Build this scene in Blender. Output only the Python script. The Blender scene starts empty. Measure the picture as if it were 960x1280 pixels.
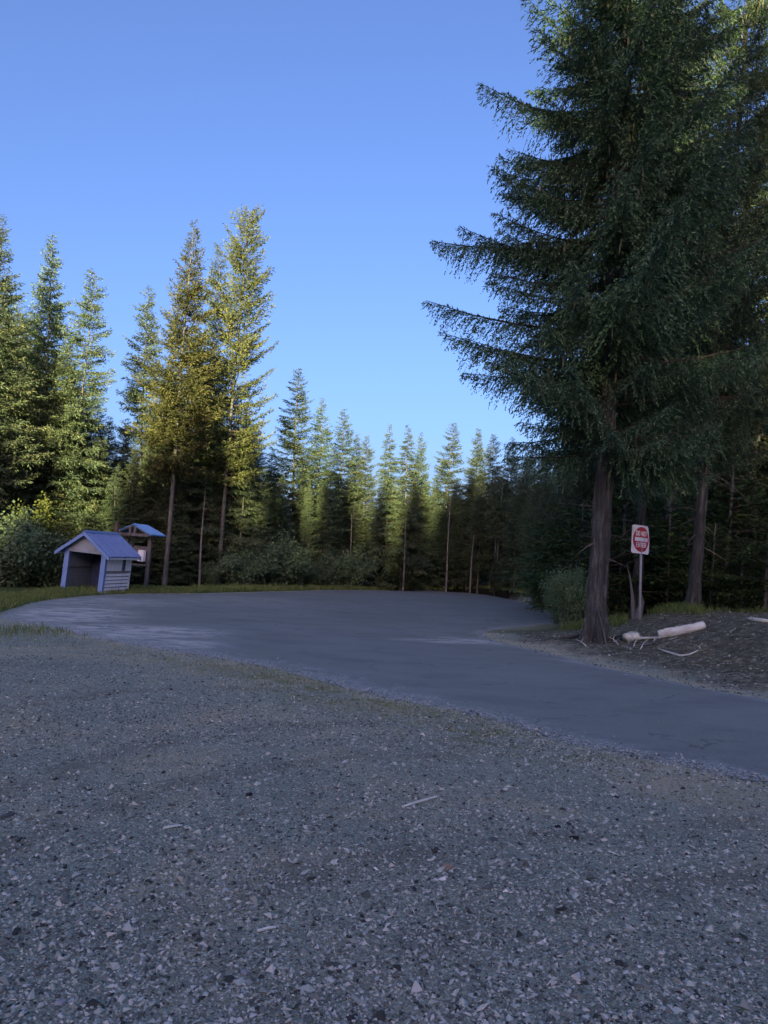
import bpy, bmesh, math, random
import numpy as np
from mathutils import Vector, Quaternion, Matrix, Euler

# ------------------------------------------------------------------ camera, sky, sun, exposure
sc = bpy.context.scene
C = sc.collection
CAM_H = 1.6
PITCH = math.radians(4.22)
ROLL = math.radians(3.0)
F = 960.0
R0 = np.array([1.0, 0, 0]); U0 = np.array([0, -math.sin(PITCH), math.cos(PITCH)])
FW = np.array([0, math.cos(PITCH), math.sin(PITCH)])
RR = R0 * math.cos(ROLL) + U0 * math.sin(ROLL)
UU = U0 * math.cos(ROLL) - R0 * math.sin(ROLL)
cam_d = bpy.data.cameras.new('camera')
cam_d.sensor_fit = 'VERTICAL'; cam_d.sensor_height = 36.0; cam_d.lens = 27.0
cam_d.clip_start = 0.05; cam_d.clip_end = 3000
cam = bpy.data.objects.new('camera', cam_d); C.objects.link(cam)
M = Matrix(((RR[0], UU[0], -FW[0], 0), (RR[1], UU[1], -FW[1], 0), (RR[2], UU[2], -FW[2], CAM_H), (0, 0, 0, 1)))
cam.matrix_world = M
sc.camera = cam

SUN_EL = math.radians(7.0)
SUN_AZ = math.radians(6.0)          # behind the camera, a little towards the left
sun_from = Vector((-math.sin(SUN_AZ) * math.cos(SUN_EL), -math.cos(SUN_AZ) * math.cos(SUN_EL), math.sin(SUN_EL)))
w = bpy.data.worlds.new('World'); sc.world = w; w.use_nodes = True
nt = w.node_tree
sky = nt.nodes.new('ShaderNodeTexSky'); sky.sky_type = 'NISHITA'; sky.sun_disc = False
sky.sun_elevation = SUN_EL
sky.sun_rotation = math.atan2(sun_from.x, sun_from.y)
sky.altitude = 900; sky.air_density = 1.0; sky.dust_density = 8.0; sky.ozone_density = 5.0
tone = nt.nodes.new('ShaderNodeMix'); tone.data_type = 'RGBA'; tone.blend_type = 'MULTIPLY'; tone.inputs[0].default_value = 1.0
tone.inputs[7].default_value = (1.40, .81, .76, 1)      # deep evening air, a little more violet than the model's
nt.links.new(sky.outputs[0], tone.inputs[6]); nt.links.new(tone.outputs[2], nt.nodes['Background'].inputs[0])
nt.nodes['Background'].inputs[1].default_value = 0.15
sl = bpy.data.lights.new('sun', 'SUN'); sl.energy = 4.6; sl.angle = math.radians(0.5); sl.color = (1.0, 0.84, 0.46)
so = bpy.data.objects.new('sun', sl); C.objects.link(so)
so.rotation_euler = sun_from.to_track_quat('Z', 'Y').to_euler(); so.location = (0, 0, 60)
sc.view_settings.view_transform = 'Standard'; sc.view_settings.look = 'None'
sc.view_settings.gamma = 1.0; sc.view_settings.exposure = 2.04
sc.cycles.max_bounces = 5; sc.cycles.diffuse_bounces = 4; sc.cycles.glossy_bounces = 1
sc.cycles.transmission_bounces = 2; sc.cycles.transparent_max_bounces = 2
sc.cycles.caustics_reflective = False; sc.cycles.caustics_refractive = False

# ------------------------------------------------------------------ helpers
def ray(px, py):
    return FW * F + RR * (px - 480.0) + UU * (640.0 - py)
def gp(px, py, z=0.0):                     # point of the photograph on the level z
    d = ray(px, py); t = (z - CAM_H) / d[2]
    return Vector((d[0] * t, d[1] * t, z))
def at(px, py, Y):                         # point of the photograph at distance Y ahead
    d = ray(px, py); t = Y / d[1]
    return Vector((d[0] * t, Y, CAM_H + d[2] * t))

def tag(o, label=None, cat=None, group=None, kind=None):
    if label: o['label'] = label
    if cat: o['category'] = cat
    if group: o['group'] = group
    if kind: o['kind'] = kind
    return o
def mesh_np(name, verts, faces, midx=None, attrs=None, smooth=False):
    """verts (N,3); faces: list of (M,k) int arrays"""
    me = bpy.data.meshes.new(name)
    verts = np.ascontiguousarray(verts, dtype=np.float32)
    faces = [f for f in faces if len(f)]
    loops = np.concatenate([f.ravel() for f in faces]).astype(np.int32)
    tot = np.concatenate([np.full(len(f), f.shape[1]) for f in faces]).astype(np.int32)
    start = np.concatenate([[0], np.cumsum(tot)[:-1]]).astype(np.int32)
    me.vertices.add(len(verts)); me.vertices.foreach_set('co', verts.ravel())
    me.loops.add(len(loops)); me.loops.foreach_set('vertex_index', loops)
    me.polygons.add(len(tot)); me.polygons.foreach_set('loop_start', start)
    try: me.polygons.foreach_set('loop_total', tot)
    except Exception: pass
    if midx is not None: me.polygons.foreach_set('material_index', np.asarray(midx, dtype=np.int32))
    me.polygons.foreach_set('use_smooth', np.full(len(tot), smooth, dtype=bool))
    if attrs:
        for k, v in attrs.items():
            a = me.attributes.new(k, 'FLOAT', 'POINT')
            a.data.foreach_set('value', np.ascontiguousarray(v, dtype=np.float32))
    me.update(calc_edges=True)
    me.validate()
    return me
def link(name, me, mats, parent=None):
    o = bpy.data.objects.new(name, me)
    for m in (mats if isinstance(mats, (list, tuple)) else [mats]):
        me.materials.append(m)
    C.objects.link(o)
    if parent: o.parent = parent
    return o
def empty(name, loc=(0, 0, 0), rot=None):
    o = bpy.data.objects.new(name, None); C.objects.link(o); o.location = loc
    o.empty_display_size = 0.3
    if rot: o.rotation_euler = rot
    return o
class MB:                                   # collects boxes / tubes / prisms into one mesh
    def __init__(s): s.v = []; s.f = []
    def box(s, c, d, rot=None):
        n = len(s.v); R = rot or Matrix.Identity(3)
        for k in range(8):
            p = Vector(((1 if k & 1 else -1) * d[0] / 2, (1 if k & 2 else -1) * d[1] / 2, (1 if k & 4 else -1) * d[2] / 2))
            s.v.append(Vector(c) + R @ p)
        for q in ((0, 2, 3, 1), (4, 5, 7, 6), (0, 1, 5, 4), (2, 6, 7, 3), (0, 4, 6, 2), (1, 3, 7, 5)):
            s.f.append(tuple(n + i for i in q))
        return s
    def tube(s, pts, rad, seg=8, cap=True, jit=0.0, rng=None):
        pts = [Vector(p) for p in pts]; n0 = len(s.v)
        for i, p in enumerate(pts):
            t = (pts[min(i + 1, len(pts) - 1)] - pts[max(i - 1, 0)]).normalized()
            a = t.cross(Vector((0.13, 0.31, 0.94)));
            if a.length < 1e-3: a = t.cross(Vector((1, 0, 0)))
            a.normalize(); b = t.cross(a)
            r = rad[i] if isinstance(rad, (list, tuple)) else rad
            for k in range(seg):
                an = 2 * math.pi * k / seg
                rr = r * (1 + (rng.uniform(-jit, jit) if rng else 0))
                s.v.append(p + a * math.cos(an) * rr + b * math.sin(an) * rr)
        for i in range(len(pts) - 1):
            for k in range(seg):
                k2 = (k + 1) % seg
                s.f.append((n0 + i * seg + k, n0 + i * seg + k2, n0 + (i + 1) * seg + k2, n0 + (i + 1) * seg + k))
        if cap:
            s.f.append(tuple(n0 + k for k in reversed(range(seg))))
            s.f.append(tuple(n0 + (len(pts) - 1) * seg + k for k in range(seg)))
        return s
    def prism(s, poly, y0, y1):             # polygon in xz, extruded along y
        n = len(s.v); m = len(poly)
        for y in (y0, y1):
            for (x, z) in poly: s.v.append(Vector((x, y, z)))
        s.f.append(tuple(n + i for i in range(m))); s.f.append(tuple(n + m + i for i in reversed(range(m))))
        for i in range(m):
            j = (i + 1) % m
            s.f.append((n + i, n + m + i, n + m + j, n + j))
        return s
    def build(s, name, mats, parent=None, smooth=False, bevel=0.0):
        me = bpy.data.meshes.new(name); me.from_pydata([tuple(v) for v in s.v], [], s.f)
        bm = bmesh.new(); bm.from_mesh(me)
        bmesh.ops.recalc_face_normals(bm, faces=bm.faces)
        if bevel: bmesh.ops.bevel(bm, geom=list(bm.edges), offset=bevel, segments=1, affect='EDGES')
        bm.to_mesh(me); bm.free()
        if smooth:
            for p in me.polygons: p.use_smooth = True
        return link(name, me, mats, parent)

# value noise for numpy
def vnoise(x, y, seed=0):
    xi = np.floor(x).astype(np.int64); yi = np.floor(y).astype(np.int64)
    xf = x - xi; yf = y - yi
    def h(a, b):
        n = (a * 374761393 + b * 668265263 + seed * 1274126177) & 0xffffffff
        n = ((n ^ (n >> 13)) * 1274126177) & 0xffffffff
        return ((n ^ (n >> 16)) & 0xffff) / 65535.0
    u = xf * xf * (3 - 2 * xf); v = yf * yf * (3 - 2 * yf)
    return (h(xi, yi) * (1 - u) + h(xi + 1, yi) * u) * (1 - v) + (h(xi, yi + 1) * (1 - u) + h(xi + 1, yi + 1) * u) * v
def fbm(x, y, seed=0, o=4):
    s = 0; a = 0.5
    for i in range(o):
        s = s + a * vnoise(x * 2 ** i, y * 2 ** i, seed + i); a *= 0.5
    return s
def sstep(a, b, x):
    t = np.clip((x - a) / (b - a), 0, 1); return t * t * (3 - 2 * t)

# ------------------------------------------------------------------ materials
def new_mat(name):
    m = bpy.data.materials.new(name); m.use_nodes = True
    n = m.node_tree.nodes; l = m.node_tree.links
    return m, n, l, n['Principled BSDF']
def ramp(n, l, src, stops):
    r = n.new('ShaderNodeValToRGB'); e = r.color_ramp.elements
    while len(e) < len(stops): e.new(0.5)
    for i, (p, c) in enumerate(stops):
        e[i].position = p; e[i].color = (c[0], c[1], c[2], 1) if len(c) == 3 else c
    l.new(src, r.inputs[0]); return r.outputs[0]
def noise(n, l, vec, scale, detail=4, rough=0.6, dist=0.0):
    t = n.new('ShaderNodeTexNoise'); t.inputs['Scale'].default_value = scale
    t.inputs['Detail'].default_value = detail; t.inputs['Roughness'].default_value = rough
    t.inputs['Distortion'].default_value = dist
    l.new(vec, t.inputs['Vector']); return t.outputs['Fac']
def voro(n, l, vec, scale, out='Distance', feat='F1'):
    t = n.new('ShaderNodeTexVoronoi'); t.feature = feat; t.inputs['Scale'].default_value = scale
    l.new(vec, t.inputs['Vector']); return t.outputs[out]
def mix(n, l, fac, a, b, mode='MIX'):
    t = n.new('ShaderNodeMix'); t.data_type = 'RGBA'; t.blend_type = mode
    for v, i in ((fac, 0), (a, 6), (b, 7)):
        if hasattr(v, 'node'): l.new(v, t.inputs[i])
        elif i == 0: t.inputs[i].default_value = v
        else: t.inputs[i].default_value = (v[0], v[1], v[2], 1)
    return t.outputs[2]
def mth(n, l, op, a, b=0.0, clamp=False):
    t = n.new('ShaderNodeMath'); t.operation = op; t.use_clamp = clamp
    for v, i in ((a, 0), (b, 1)):
        if hasattr(v, 'node'): l.new(v, t.inputs[i])
        else: t.inputs[i].default_value = v
    return t.outputs[0]
def mrange(n, l, v, a, b, c=0.0, d=1.0, smooth=True):
    t = n.new('ShaderNodeMapRange'); t.interpolation_type = 'SMOOTHSTEP' if smooth else 'LINEAR'
    l.new(v, t.inputs[0]); t.inputs[1].default_value = a; t.inputs[2].default_value = b
    t.inputs[3].default_value = c; t.inputs[4].default_value = d
    return t.outputs[0]
def attr(n, name):
    t = n.new('ShaderNodeAttribute'); t.attribute_name = name; return t.outputs['Fac']
def objco(n):
    return n.new('ShaderNodeTexCoord').outputs['Object']
def scaled(n, l, vec, s):
    t = n.new('ShaderNodeMapping'); t.inputs['Scale'].default_value = s; l.new(vec, t.inputs[0]); return t.outputs[0]
def bump(n, l, b, h, strength, dist):
    t = n.new('ShaderNodeBump'); t.inputs['Strength'].default_value = strength; t.inputs['Distance'].default_value = dist
    l.new(h, t.inputs['Height']); l.new(t.outputs[0], b.inputs['Normal'])
def rough(b, r, spec=0.3):
    b.inputs['Roughness'].default_value = r; b.inputs['Specular IOR Level'].default_value = spec

def mat_ground():
    m, n, l, b = new_mat('gravel and soil'); oc = objco(n); rough(b, 0.95, 0.12)
    v1 = voro(n, l, oc, 62, 'Color'); sep = n.new('ShaderNodeSeparateColor'); l.new(v1, sep.inputs[0])
    v2 = voro(n, l, oc, 27, 'Color'); sep2 = n.new('ShaderNodeSeparateColor'); l.new(v2, sep2.inputs[0])
    stone = ramp(n, l, sep.outputs[0], [(0, (.14, .145, .14)), (.45, (.285, .295, .28)), (.8, (.41, .42, .395)), (1, (.62, .62, .58))])
    stone2 = ramp(n, l, sep2.outputs[0], [(0, (.15, .155, .15)), (.5, (.29, .30, .285)), (.93, (.41, .42, .395)), (1, (.64, .63, .59))])
    g = mix(n, l, mrange(n, l, noise(n, l, oc, 3.1), .45, .6), stone, stone2)
    fine = noise(n, l, oc, 160, 3)
    g = mix(n, l, 0.5, g, ramp(n, l, fine, [(.32, (.06, .063, .058)), (.68, (.54, .55, .50))]))
    dust = mrange(n, l, noise(n, l, oc, 0.5, 5, .65, .6), .47, .66)
    g = mix(n, l, mth(n, l, 'MULTIPLY', dust, .8), g, (.47, .39, .31))
    dk = mrange(n, l, noise(n, l, oc, 0.33, 4, .6), .5, .7)
    g = mix(n, l, mth(n, l, 'MULTIPLY', dk, .35), g, (.17, .165, .155))
    g = mix(n, l, mth(n, l, 'MULTIPLY', attr(n, 'track'), mrange(n, l, noise(n, l, oc, 1.7, 5, .7), .35, .62)), g, (.20, .185, .165))
    # soil of the bank
    soil = ramp(n, l, noise(n, l, oc, 5, 8, .75), [(.3, (.045, .043, .036)), (.5, (.115, .105, .088)), (.7, (.23, .21, .175))])
    g = mix(n, l, mth(n, l, 'MULTIPLY', attr(n, 'dirt'), mrange(n, l, noise(n, l, oc, 7, 4), .25, .5), True), g, soil)
    # mossy weeds
    wn = mrange(n, l, noise(n, l, oc, 2.6, 6, .75), .46, .62)
    moss = ramp(n, l, noise(n, l, oc, 22, 4), [(.3, (.12, .13, .06)), (.7, (.27, .28, .12))])
    g = mix(n, l, mth(n, l, 'MULTIPLY', attr(n, 'moss'), wn), g, moss)
    # pale dust beside the road
    dn = mrange(n, l, noise(n, l, oc, 3.2, 6, .7), .38, .62)
    g = mix(n, l, mth(n, l, 'MULTIPLY', attr(n, 'dust'), dn), g, (.50, .44, .37))
    # grass covered / forest floor
    gr = ramp(n, l, noise(n, l, oc, 9, 5), [(.3, (.04, .06, .022)), (.7, (.12, .15, .05))])
    g = mix(n, l, attr(n, 'grass'), g, gr)
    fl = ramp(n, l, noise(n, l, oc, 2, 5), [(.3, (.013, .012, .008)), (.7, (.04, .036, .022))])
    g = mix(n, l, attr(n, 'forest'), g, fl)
    l.new(mix(n, l, 1.0, g, (1.20, 1.30, 1.06), 'MULTIPLY'), b.inputs['Base Color'])
    hgt = mth(n, l, 'ADD', mth(n, l, 'MULTIPLY', voro(n, l, oc, 62), -0.6), mth(n, l, 'MULTIPLY', noise(n, l, oc, 30, 6, .7), 1.3))
    bump(n, l, b, hgt, 1.0, 0.035)
    return m
def mat_asphalt(spots):
    m, n, l, b = new_mat('asphalt'); oc = objco(n); rough(b, 0.9, 0.15)
    base = ramp(n, l, noise(n, l, oc, 140, 3), [(.34, (.10, .115, .098)), (.66, (.31, .345, .29))])
    big = mrange(n, l, noise(n, l, oc, .22, 5, .6, .8), .35, .65)
    g = mix(n, l, mth(n, l, 'MULTIPLY', big, .55), base, (.25, .28, .255))
    st = noise(n, l, scaled(n, l, oc, (.7, 1.3, 1)), .9, 7, .7, .2)
    g = mix(n, l, mth(n, l, 'MULTIPLY', mrange(n, l, st, .46, .66), .45), g, (.135, .142, .142))
    dn = mrange(n, l, noise(n, l, scaled(n, l, oc, (.8, 1.2, 1)), 1.6, 8, .78, .3), .38, .6)
    tot = None
    for (x, y, rx, ry, rot, k) in spots:
        mp = n.new('ShaderNodeMapping'); mp.vector_type = 'TEXTURE'
        mp.inputs['Location'].default_value = (x, y, 0); mp.inputs['Rotation'].default_value = (0, 0, rot)
        mp.inputs['Scale'].default_value = (rx, ry, 1000); l.new(oc, mp.inputs[0])
        ln = n.new('ShaderNodeVectorMath'); ln.operation = 'LENGTH'; l.new(mp.outputs[0], ln.inputs[0])
        f = mrange(n, l, ln.outputs['Value'], 1.0, .35, 0, k)
        tot = f if tot is None else mth(n, l, 'MAXIMUM', tot, f)
    g = mix(n, l, mth(n, l, 'MULTIPLY', tot, dn), g, (.56, .565, .49))
    ea = attr(n, 'edge'); en = noise(n, l, oc, 2.4, 8, .75, .5)
    ef_ = mrange(n, l, mth(n, l, 'ADD', mth(n, l, 'MULTIPLY', ea, .62), en), .86, 1.08)
    vs_ = voro(n, l, oc, 60, 'Color'); sp_c = n.new('ShaderNodeSeparateColor'); l.new(vs_, sp_c.inputs[0])
    gv = ramp(n, l, sp_c.outputs[0], [(0, (.11, .12, .11)), (.5, (.28, .305, .27)), (1, (.50, .52, .46))])
    g = mix(n, l, mth(n, l, 'MULTIPLY', ef_, .9), g, gv)
    # sparse dust flecks
    fk = mrange(n, l, noise(n, l, oc, 6, 6, .8), .66, .74)
    g = mix(n, l, mth(n, l, 'MULTIPLY', fk, .35), g, (.38, .39, .35))
    # fine cracks near
    cr = n.new('ShaderNodeTexVoronoi'); cr.feature = 'DISTANCE_TO_EDGE'; cr.inputs['Scale'].default_value = .45
    wv = n.new('ShaderNodeVectorMath'); wv.operation = 'ADD'; nz = n.new('ShaderNodeTexNoise'); nz.inputs['Scale'].default_value = 1.5
    nz.inputs['Detail'].default_value = 6
    l.new(oc, nz.inputs['Vector']); l.new(oc, wv.inputs[0]); l.new(nz.outputs['Color'], wv.inputs[1]); l.new(wv.outputs[0], cr.inputs['Vector'])
    ck = mth(n, l, 'MULTIPLY', mrange(n, l, cr.outputs['Distance'], .012, .003), mrange(n, l, noise(n, l, oc, .5), .5, .56))
    g = mix(n, l, mth(n, l, 'MULTIPLY', ck, .35), g, (.02, .02, .022))
    l.new(g, b.inputs['Base Color'])
    bump(n, l, b, noise(n, l, oc, 75, 5, .8), 0.5, 0.006)
    return m
def mat_foliage(name, dark, light, tip, var=0.25, trans=0.25):
    m, n, l, b = new_mat(name); rough(b, 0.75, 0.2)
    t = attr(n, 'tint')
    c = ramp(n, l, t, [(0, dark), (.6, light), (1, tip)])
    oi = n.new('ShaderNodeObjectInfo')
    hs = n.new('ShaderNodeHueSaturation'); l.new(c, hs.inputs['Color'])
    l.new(mrange(n, l, oi.outputs['Random'], 0, 1, .5 - var * .07, .5 + var * .06, False), hs.inputs['Hue'])
    l.new(mrange(n, l, oi.outputs['Random'], 0, 1, 1 - var, 1 + var, False), hs.inputs['Value'])
    l.new(hs.outputs[0], b.inputs['Base Color'])
    tr = n.new('ShaderNodeBsdfTranslucent'); l.new(hs.outputs[0], tr.inputs[0])
    ms = n.new('ShaderNodeMixShader'); ms.inputs[0].default_value = trans
    l.new(b.outputs[0], ms.inputs[1]); l.new(tr.outputs[0], ms.inputs[2])
    l.new(ms.outputs[0], n['Material Output'].inputs[0])
    return m
def mat_bark(name, c1, c2, c3, sc_=9, bd=.03):
    m, n, l, b = new_mat(name); rough(b, 0.95, 0.1); oc = objco(n)
    sv = scaled(n, l, oc, (1, 1, .16))
    v = voro(n, l, sv, sc_ * 1.6, 'Distance'); nn = noise(n, l, sv, sc_, 8, .75, .4)
    c = ramp(n, l, nn, [(.3, c1), (.52, c2), (.75, c3)])
    l.new(c, b.inputs['Base Color'])
    bump(n, l, b, mth(n, l, 'ADD', nn, mth(n, l, 'MULTIPLY', v, .6)), 1.0, bd)
    return m
def mat_paint(name, c, c2, sc_=6, r=.6, amt=.5, spec=.3, streak=(1, 1, .3)):
    m, n, l, b = new_mat(name); rough(b, r, spec); oc = objco(n)
    nn = noise(n, l, scaled(n, l, oc, streak), sc_, 7, .7, .3)
    l.new(mix(n, l, mth(n, l, 'MULTIPLY', mrange(n, l, nn, .42, .68), amt), c, c2), b.inputs['Base Color'])
    bump(n, l, b, noise(n, l, oc, sc_ * 8, 4), .15, .004)
    return m
def mat_tint(name, stops, r=.9):
    m, n, l, b = new_mat(name); rough(b, r, 0.15)
    l.new(ramp(n, l, attr(n, 'tint'), stops), b.inputs['Base Color']); return m

FOL = mat_foliage('conifer needles', (.060, .104, .070), (.132, .190, .098), (.24, .26, .11))
FOL_OLIVE = mat_foliage('olive conifer needles', (.052, .074, .032), (.130, .155, .054), (.23, .225, .075))
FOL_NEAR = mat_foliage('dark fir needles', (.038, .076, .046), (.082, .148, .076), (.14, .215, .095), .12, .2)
FOL_YOUNG = mat_foliage('young fir needles', (.028, .055, .018), (.055, .10, .030), (.09, .15, .045))
LEAF = mat_foliage('willow leaves', (.09, .15, .085), (.17, .25, .13), (.24, .31, .15), .15, .35)
LEAF_ALDER = mat_foliage('alder leaves', (.07, .10, .025), (.14, .18, .045), (.24, .26, .07), .1, .4)
BARK = mat_bark('grey conifer bark', (.055, .058, .05), (.125, .13, .115), (.24, .24, .215))
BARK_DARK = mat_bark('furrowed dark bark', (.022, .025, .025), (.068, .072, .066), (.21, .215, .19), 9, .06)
BARK_LIMB = mat_bark('limb bark', (.03, .026, .022), (.07, .06, .05), (.14, .12, .10), 14, .01)
LICHEN = mat_tint('hanging lichen', [(0, (.07, .075, .05)), (1, (.15, .15, .10))])
WOOD_PALE = mat_paint('bleached dead wood', (.66, .70, .60), (.22, .20, .16), 4.5, .85, .6, .1, (.35, 1, 1))
WOOD_GREY = mat_paint('weathered grey wood', (.14, .14, .135), (.06, .06, .06), 9, .9, .7, .1)
GRASS = mat_tint('grass blades', [(0, (.05, .09, .028)), (.55, (.13, .19, .055)), (.85, (.22, .25, .09)), (1, (.42, .36, .20))])
STONE = mat_tint('gravel stones', [(0, (.045, .05, .045)), (.4, (.21, .235, .20)), (.75, (.44, .475, .405)), (.95, (.56, .53, .48)), (1, (.75, .73, .68))])

# ------------------------------------------------------------------ road outline (ground points taken from the photograph)
far_px = [(0, 769), (18, 762), (45, 753), (80, 748), (120, 744), (180, 742), (240, 742), (300, 741), (360, 739), (400, 738), (430, 737.5), (500, 738), (560, 739.5), (600, 742), (640, 749), (670, 757), (698, 768)]
tip_px = [(702, 774), (690, 779), (655, 783), (620, 786), (604, 790), (606, 797), (640, 806), (690, 817), (750, 832), (800, 843), (850, 853), (900, 863), (960, 874), (1040, 890), (1130, 909)]
near_px = [(1130, 1020), (1040, 998), (960, 978), (900, 968), (850, 957), (800, 946), (750, 936), (700, 926), (660, 912), (620, 901), (580, 890), (540, 883), (480, 871), (440, 862), (400, 851), (360, 839), (320, 831), (270, 822), (230, 816), (190, 809), (150, 803), (110, 795), (75, 787), (40, 779), (5, 774)]
def dens(pts, closed, step, jit, seed):
    out = []; rng = random.Random(seed); n = len(pts)
    for i in range(n if closed else n - 1):
        a = pts[i]; b = pts[(i + 1) % n]; k = max(1, int((b - a).length / step))
        nrm = Vector((-(b - a).y, (b - a).x, 0)).normalized()
        for j in range(k):
            p = a.lerp(b, j / k)
            q = (float(fbm(np.array([p.x * 1.6]), np.array([p.y * 1.6]), seed)[0]) - .47) * jit * 2 + rng.uniform(-.2, .2) * jit
            out.append(p + nrm * q)
    return out
road_ctrl = [gp(x, y, 0) for (x, y) in far_px + tip_px + near_px]
# smooth the control polygon a little (Chaikin)
cc = []
for i in range(len(road_ctrl)):
    a = road_ctrl[i]; b = road_ctrl[(i + 1) % len(road_ctrl)]
    cc += [a.lerp(b, .25), a.lerp(b, .75)]
road = dens(cc, True, .16, .10, 3)
road_c = np.array([[p.x, p.y] for p in cc])
def seg_dist(P, poly, closed=True):
    d = np.full(len(P), 1e9)
    n = len(poly)
    for i in range(n if closed else n - 1):
        a = poly[i]; b = poly[(i + 1) % n]; ab = b - a; L = (ab ** 2).sum() + 1e-12
        t = np.clip(((P - a) @ ab) / L, 0, 1)
        d = np.minimum(d, np.sqrt((((P - a) - t[:, None] * ab) ** 2).sum(1)))
    return d
def inside(P, poly):
    c = np.zeros(len(P), bool); n = len(poly)
    for i in range(n):
        a = poly[i]; b = poly[(i + 1) % n]
        if a[1] == b[1]: continue
        k = ((a[1] > P[:, 1]) != (b[1] > P[:, 1])) & (P[:, 0] < (b[0] - a[0]) * (P[:, 1] - a[1]) / (b[1] - a[1]) + a[0])
        c ^= k
    return c
RTIP = np.array([[gp(x, y).x, gp(x, y).y] for x, y in tip_px])
def terrain(x, y):
    x = np.asarray(x, float); y = np.asarray(y, float); sh = x.shape
    P = np.stack([x.ravel(), y.ravel()], 1)
    ins = inside(P, road_c); d = seg_dist(P, road_c)
    d[ins] = 0
    X = P[:, 0]; Y = P[:, 1]
    # bank on the right between road and wood
    dr = seg_dist(P, RTIP, False); dr[ins] = 0
    right = sstep(1.8, 3.0, X + (Y - 20) * 0.0) * sstep(8.5, 10.5, Y + .25 * X)
    amp = .30 + .62 * sstep(5.0, 9.5, X)
    bank = amp * sstep(.15, 4.6, dr) * right * (1 - .45 * sstep(21, 30, Y))
    near_side = sstep(0, 1, d)
    rough_ = (fbm(X * .9, Y * .9, 5) - .47) * .16 * sstep(.3, 3, d) * np.where(bank > .03, 1.6, .35)
    rough_ += (fbm(X * 3.2, Y * 3.2, 9) - .47) * .10 * (bank > .05) * sstep(.2, 1.5, dr)
    z = bank + rough_ - .004
    # root mound of the big fir
    z = z + .14 * np.exp(-(((X - JX) ** 2 + (Y - JY) ** 2) / 1.3))
    z = np.where(ins, -.02, z)
    z = np.where((~ins) & (d < .12), np.minimum(z, .005), z)
    return z.reshape(sh)
_j = at(745, 792, 18.0); JX, JY = _j.x, _j.y
def th(x, y): return float(terrain(np.array([x]), np.array([y]))[0])

# ---- ground sheet: polar grid, fine ahead, reaching far
ang = np.concatenate([np.linspace(-48, 48, 300), np.linspace(48, 312, 110)[1:-1]]) * math.pi / 180
rad = np.concatenate([np.linspace(.3, 2, 8)[:-1], np.geomspace(2, 90, 250), np.geomspace(92, 900, 25)])
A_, R_ = np.meshgrid(ang, rad)
gx = (np.sin(A_) * R_).ravel(); gy = (np.cos(A_) * R_).ravel()
gz = terrain(gx, gy)
P = np.stack([gx, gy], 1); ins = inside(P, road_c); dd = seg_dist(P, road_c)
FARN = np.array([[gp(x, y).x, gp(x, y).y] for x, y in far_px]); NEARN = np.array([[gp(x, y).x, gp(x, y).y] for x, y in near_px])
dfar = seg_dist(P, FARN, False); dnear = seg_dist(P, NEARN, False); dtip = seg_dist(P, RTIP, False)
nz1 = fbm(gx * .5, gy * .5, 21); nz2 = fbm(gx * 1.7, gy * 1.7, 31)
def edge_far(x):       # distance at which the wood begins, by x
    return np.interp(x, [-60, -30, -20, -14, -8, -3, 2, 6, 10, 12, 16, 22, 40], [36, 36, 37, 41, 48, 56, 60, 62, 46, 32, 25, 22, 20])
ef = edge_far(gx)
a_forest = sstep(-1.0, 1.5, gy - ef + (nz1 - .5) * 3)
beyond = ((dfar < 60) & (gy > 14) & (~ins) & (dfar <= dnear + .01))
# grass verge beyond far edge
a_grass = np.where(beyond & (gx < 13), sstep(.05, .7, dfar + (nz2 - .5) * .8), 0)
left_gr = sstep(-9.8, -12.5, gx + (nz1 - .5) * 2.5) * sstep(19.5, 22.5, gy + (nz2 - .5) * 3) * (~ins)
a_grass = np.maximum(a_grass * (gx < 20), left_gr)
a_grass = np.where(ins, 0, a_grass)
right_side = (gx > 2.2) & (gy > 9.5) & (dtip < 30) & (~ins) & (dtip < dnear) & (gy > 10 )
a_dirt = np.where(right_side & (gy < 40), sstep(.25, 1.3, dtip + (nz2 - .5) * 1.4), 0)
a_dirt = a_dirt
gd = right_side & (gy > 20.2) & (gy < 40)
a_grass = np.where(right_side, sstep(20.3, 22.0, gy + (nz2 - .5) * 3) * .5, a_grass)
a_dust = np.where(~ins, sstep(.55, .02, dd + (nz2 - .5) * .5) * .8, 0) * (gy < 40)
a_moss = np.where(~ins, sstep(0, .25, dnear) * sstep(2.0, .3, dnear + (nz1 - .5) * 2.0) * sstep(6.2, 7.5, gy) * sstep(14.5, 12, gy), 0)
a_track = np.zeros(len(gx))
for (p0, p1, p2) in [((-60, 1010), (210, 900), (470, 905)), ((-60, 1085), (260, 940), (560, 945)), ((-40, 900), (160, 850), (330, 862)), ((300, 1290), (560, 1120), (1010, 1090)), ((-40, 1230), (330, 1060), (980, 1025))]:
    q_ = [np.array(gp(*p)[:2]) for p in (p0, p1, p2)]; cur = np.array([q_[0] * (1 - t) ** 2 + 2 * q_[1] * t * (1 - t) + q_[2] * t * t for t in np.linspace(0, 1, 30)])
    dt_ = seg_dist(P, cur, False); a_track = np.maximum(a_track, sstep(.22, .05, dt_ + (nz2 - .5) * .12) * .75)
a_track = np.where(ins, 0, a_track)
nr, na = A_.shape
idx = np.arange(nr * na).reshape(nr, na)
q = np.stack([idx[:-1, :], idx[1:, :], np.roll(idx, -1, 1)[1:, :], np.roll(idx, -1, 1)[:-1, :]], -1).reshape(-1, 4)[:, ::-1]
cv = np.array([[0, 0, gz[0]]]); tri = np.stack([np.full(na, nr * na), np.roll(idx[0], -1), idx[0]], 1)[:, ::-1]
z0 = np.zeros(1)
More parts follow.
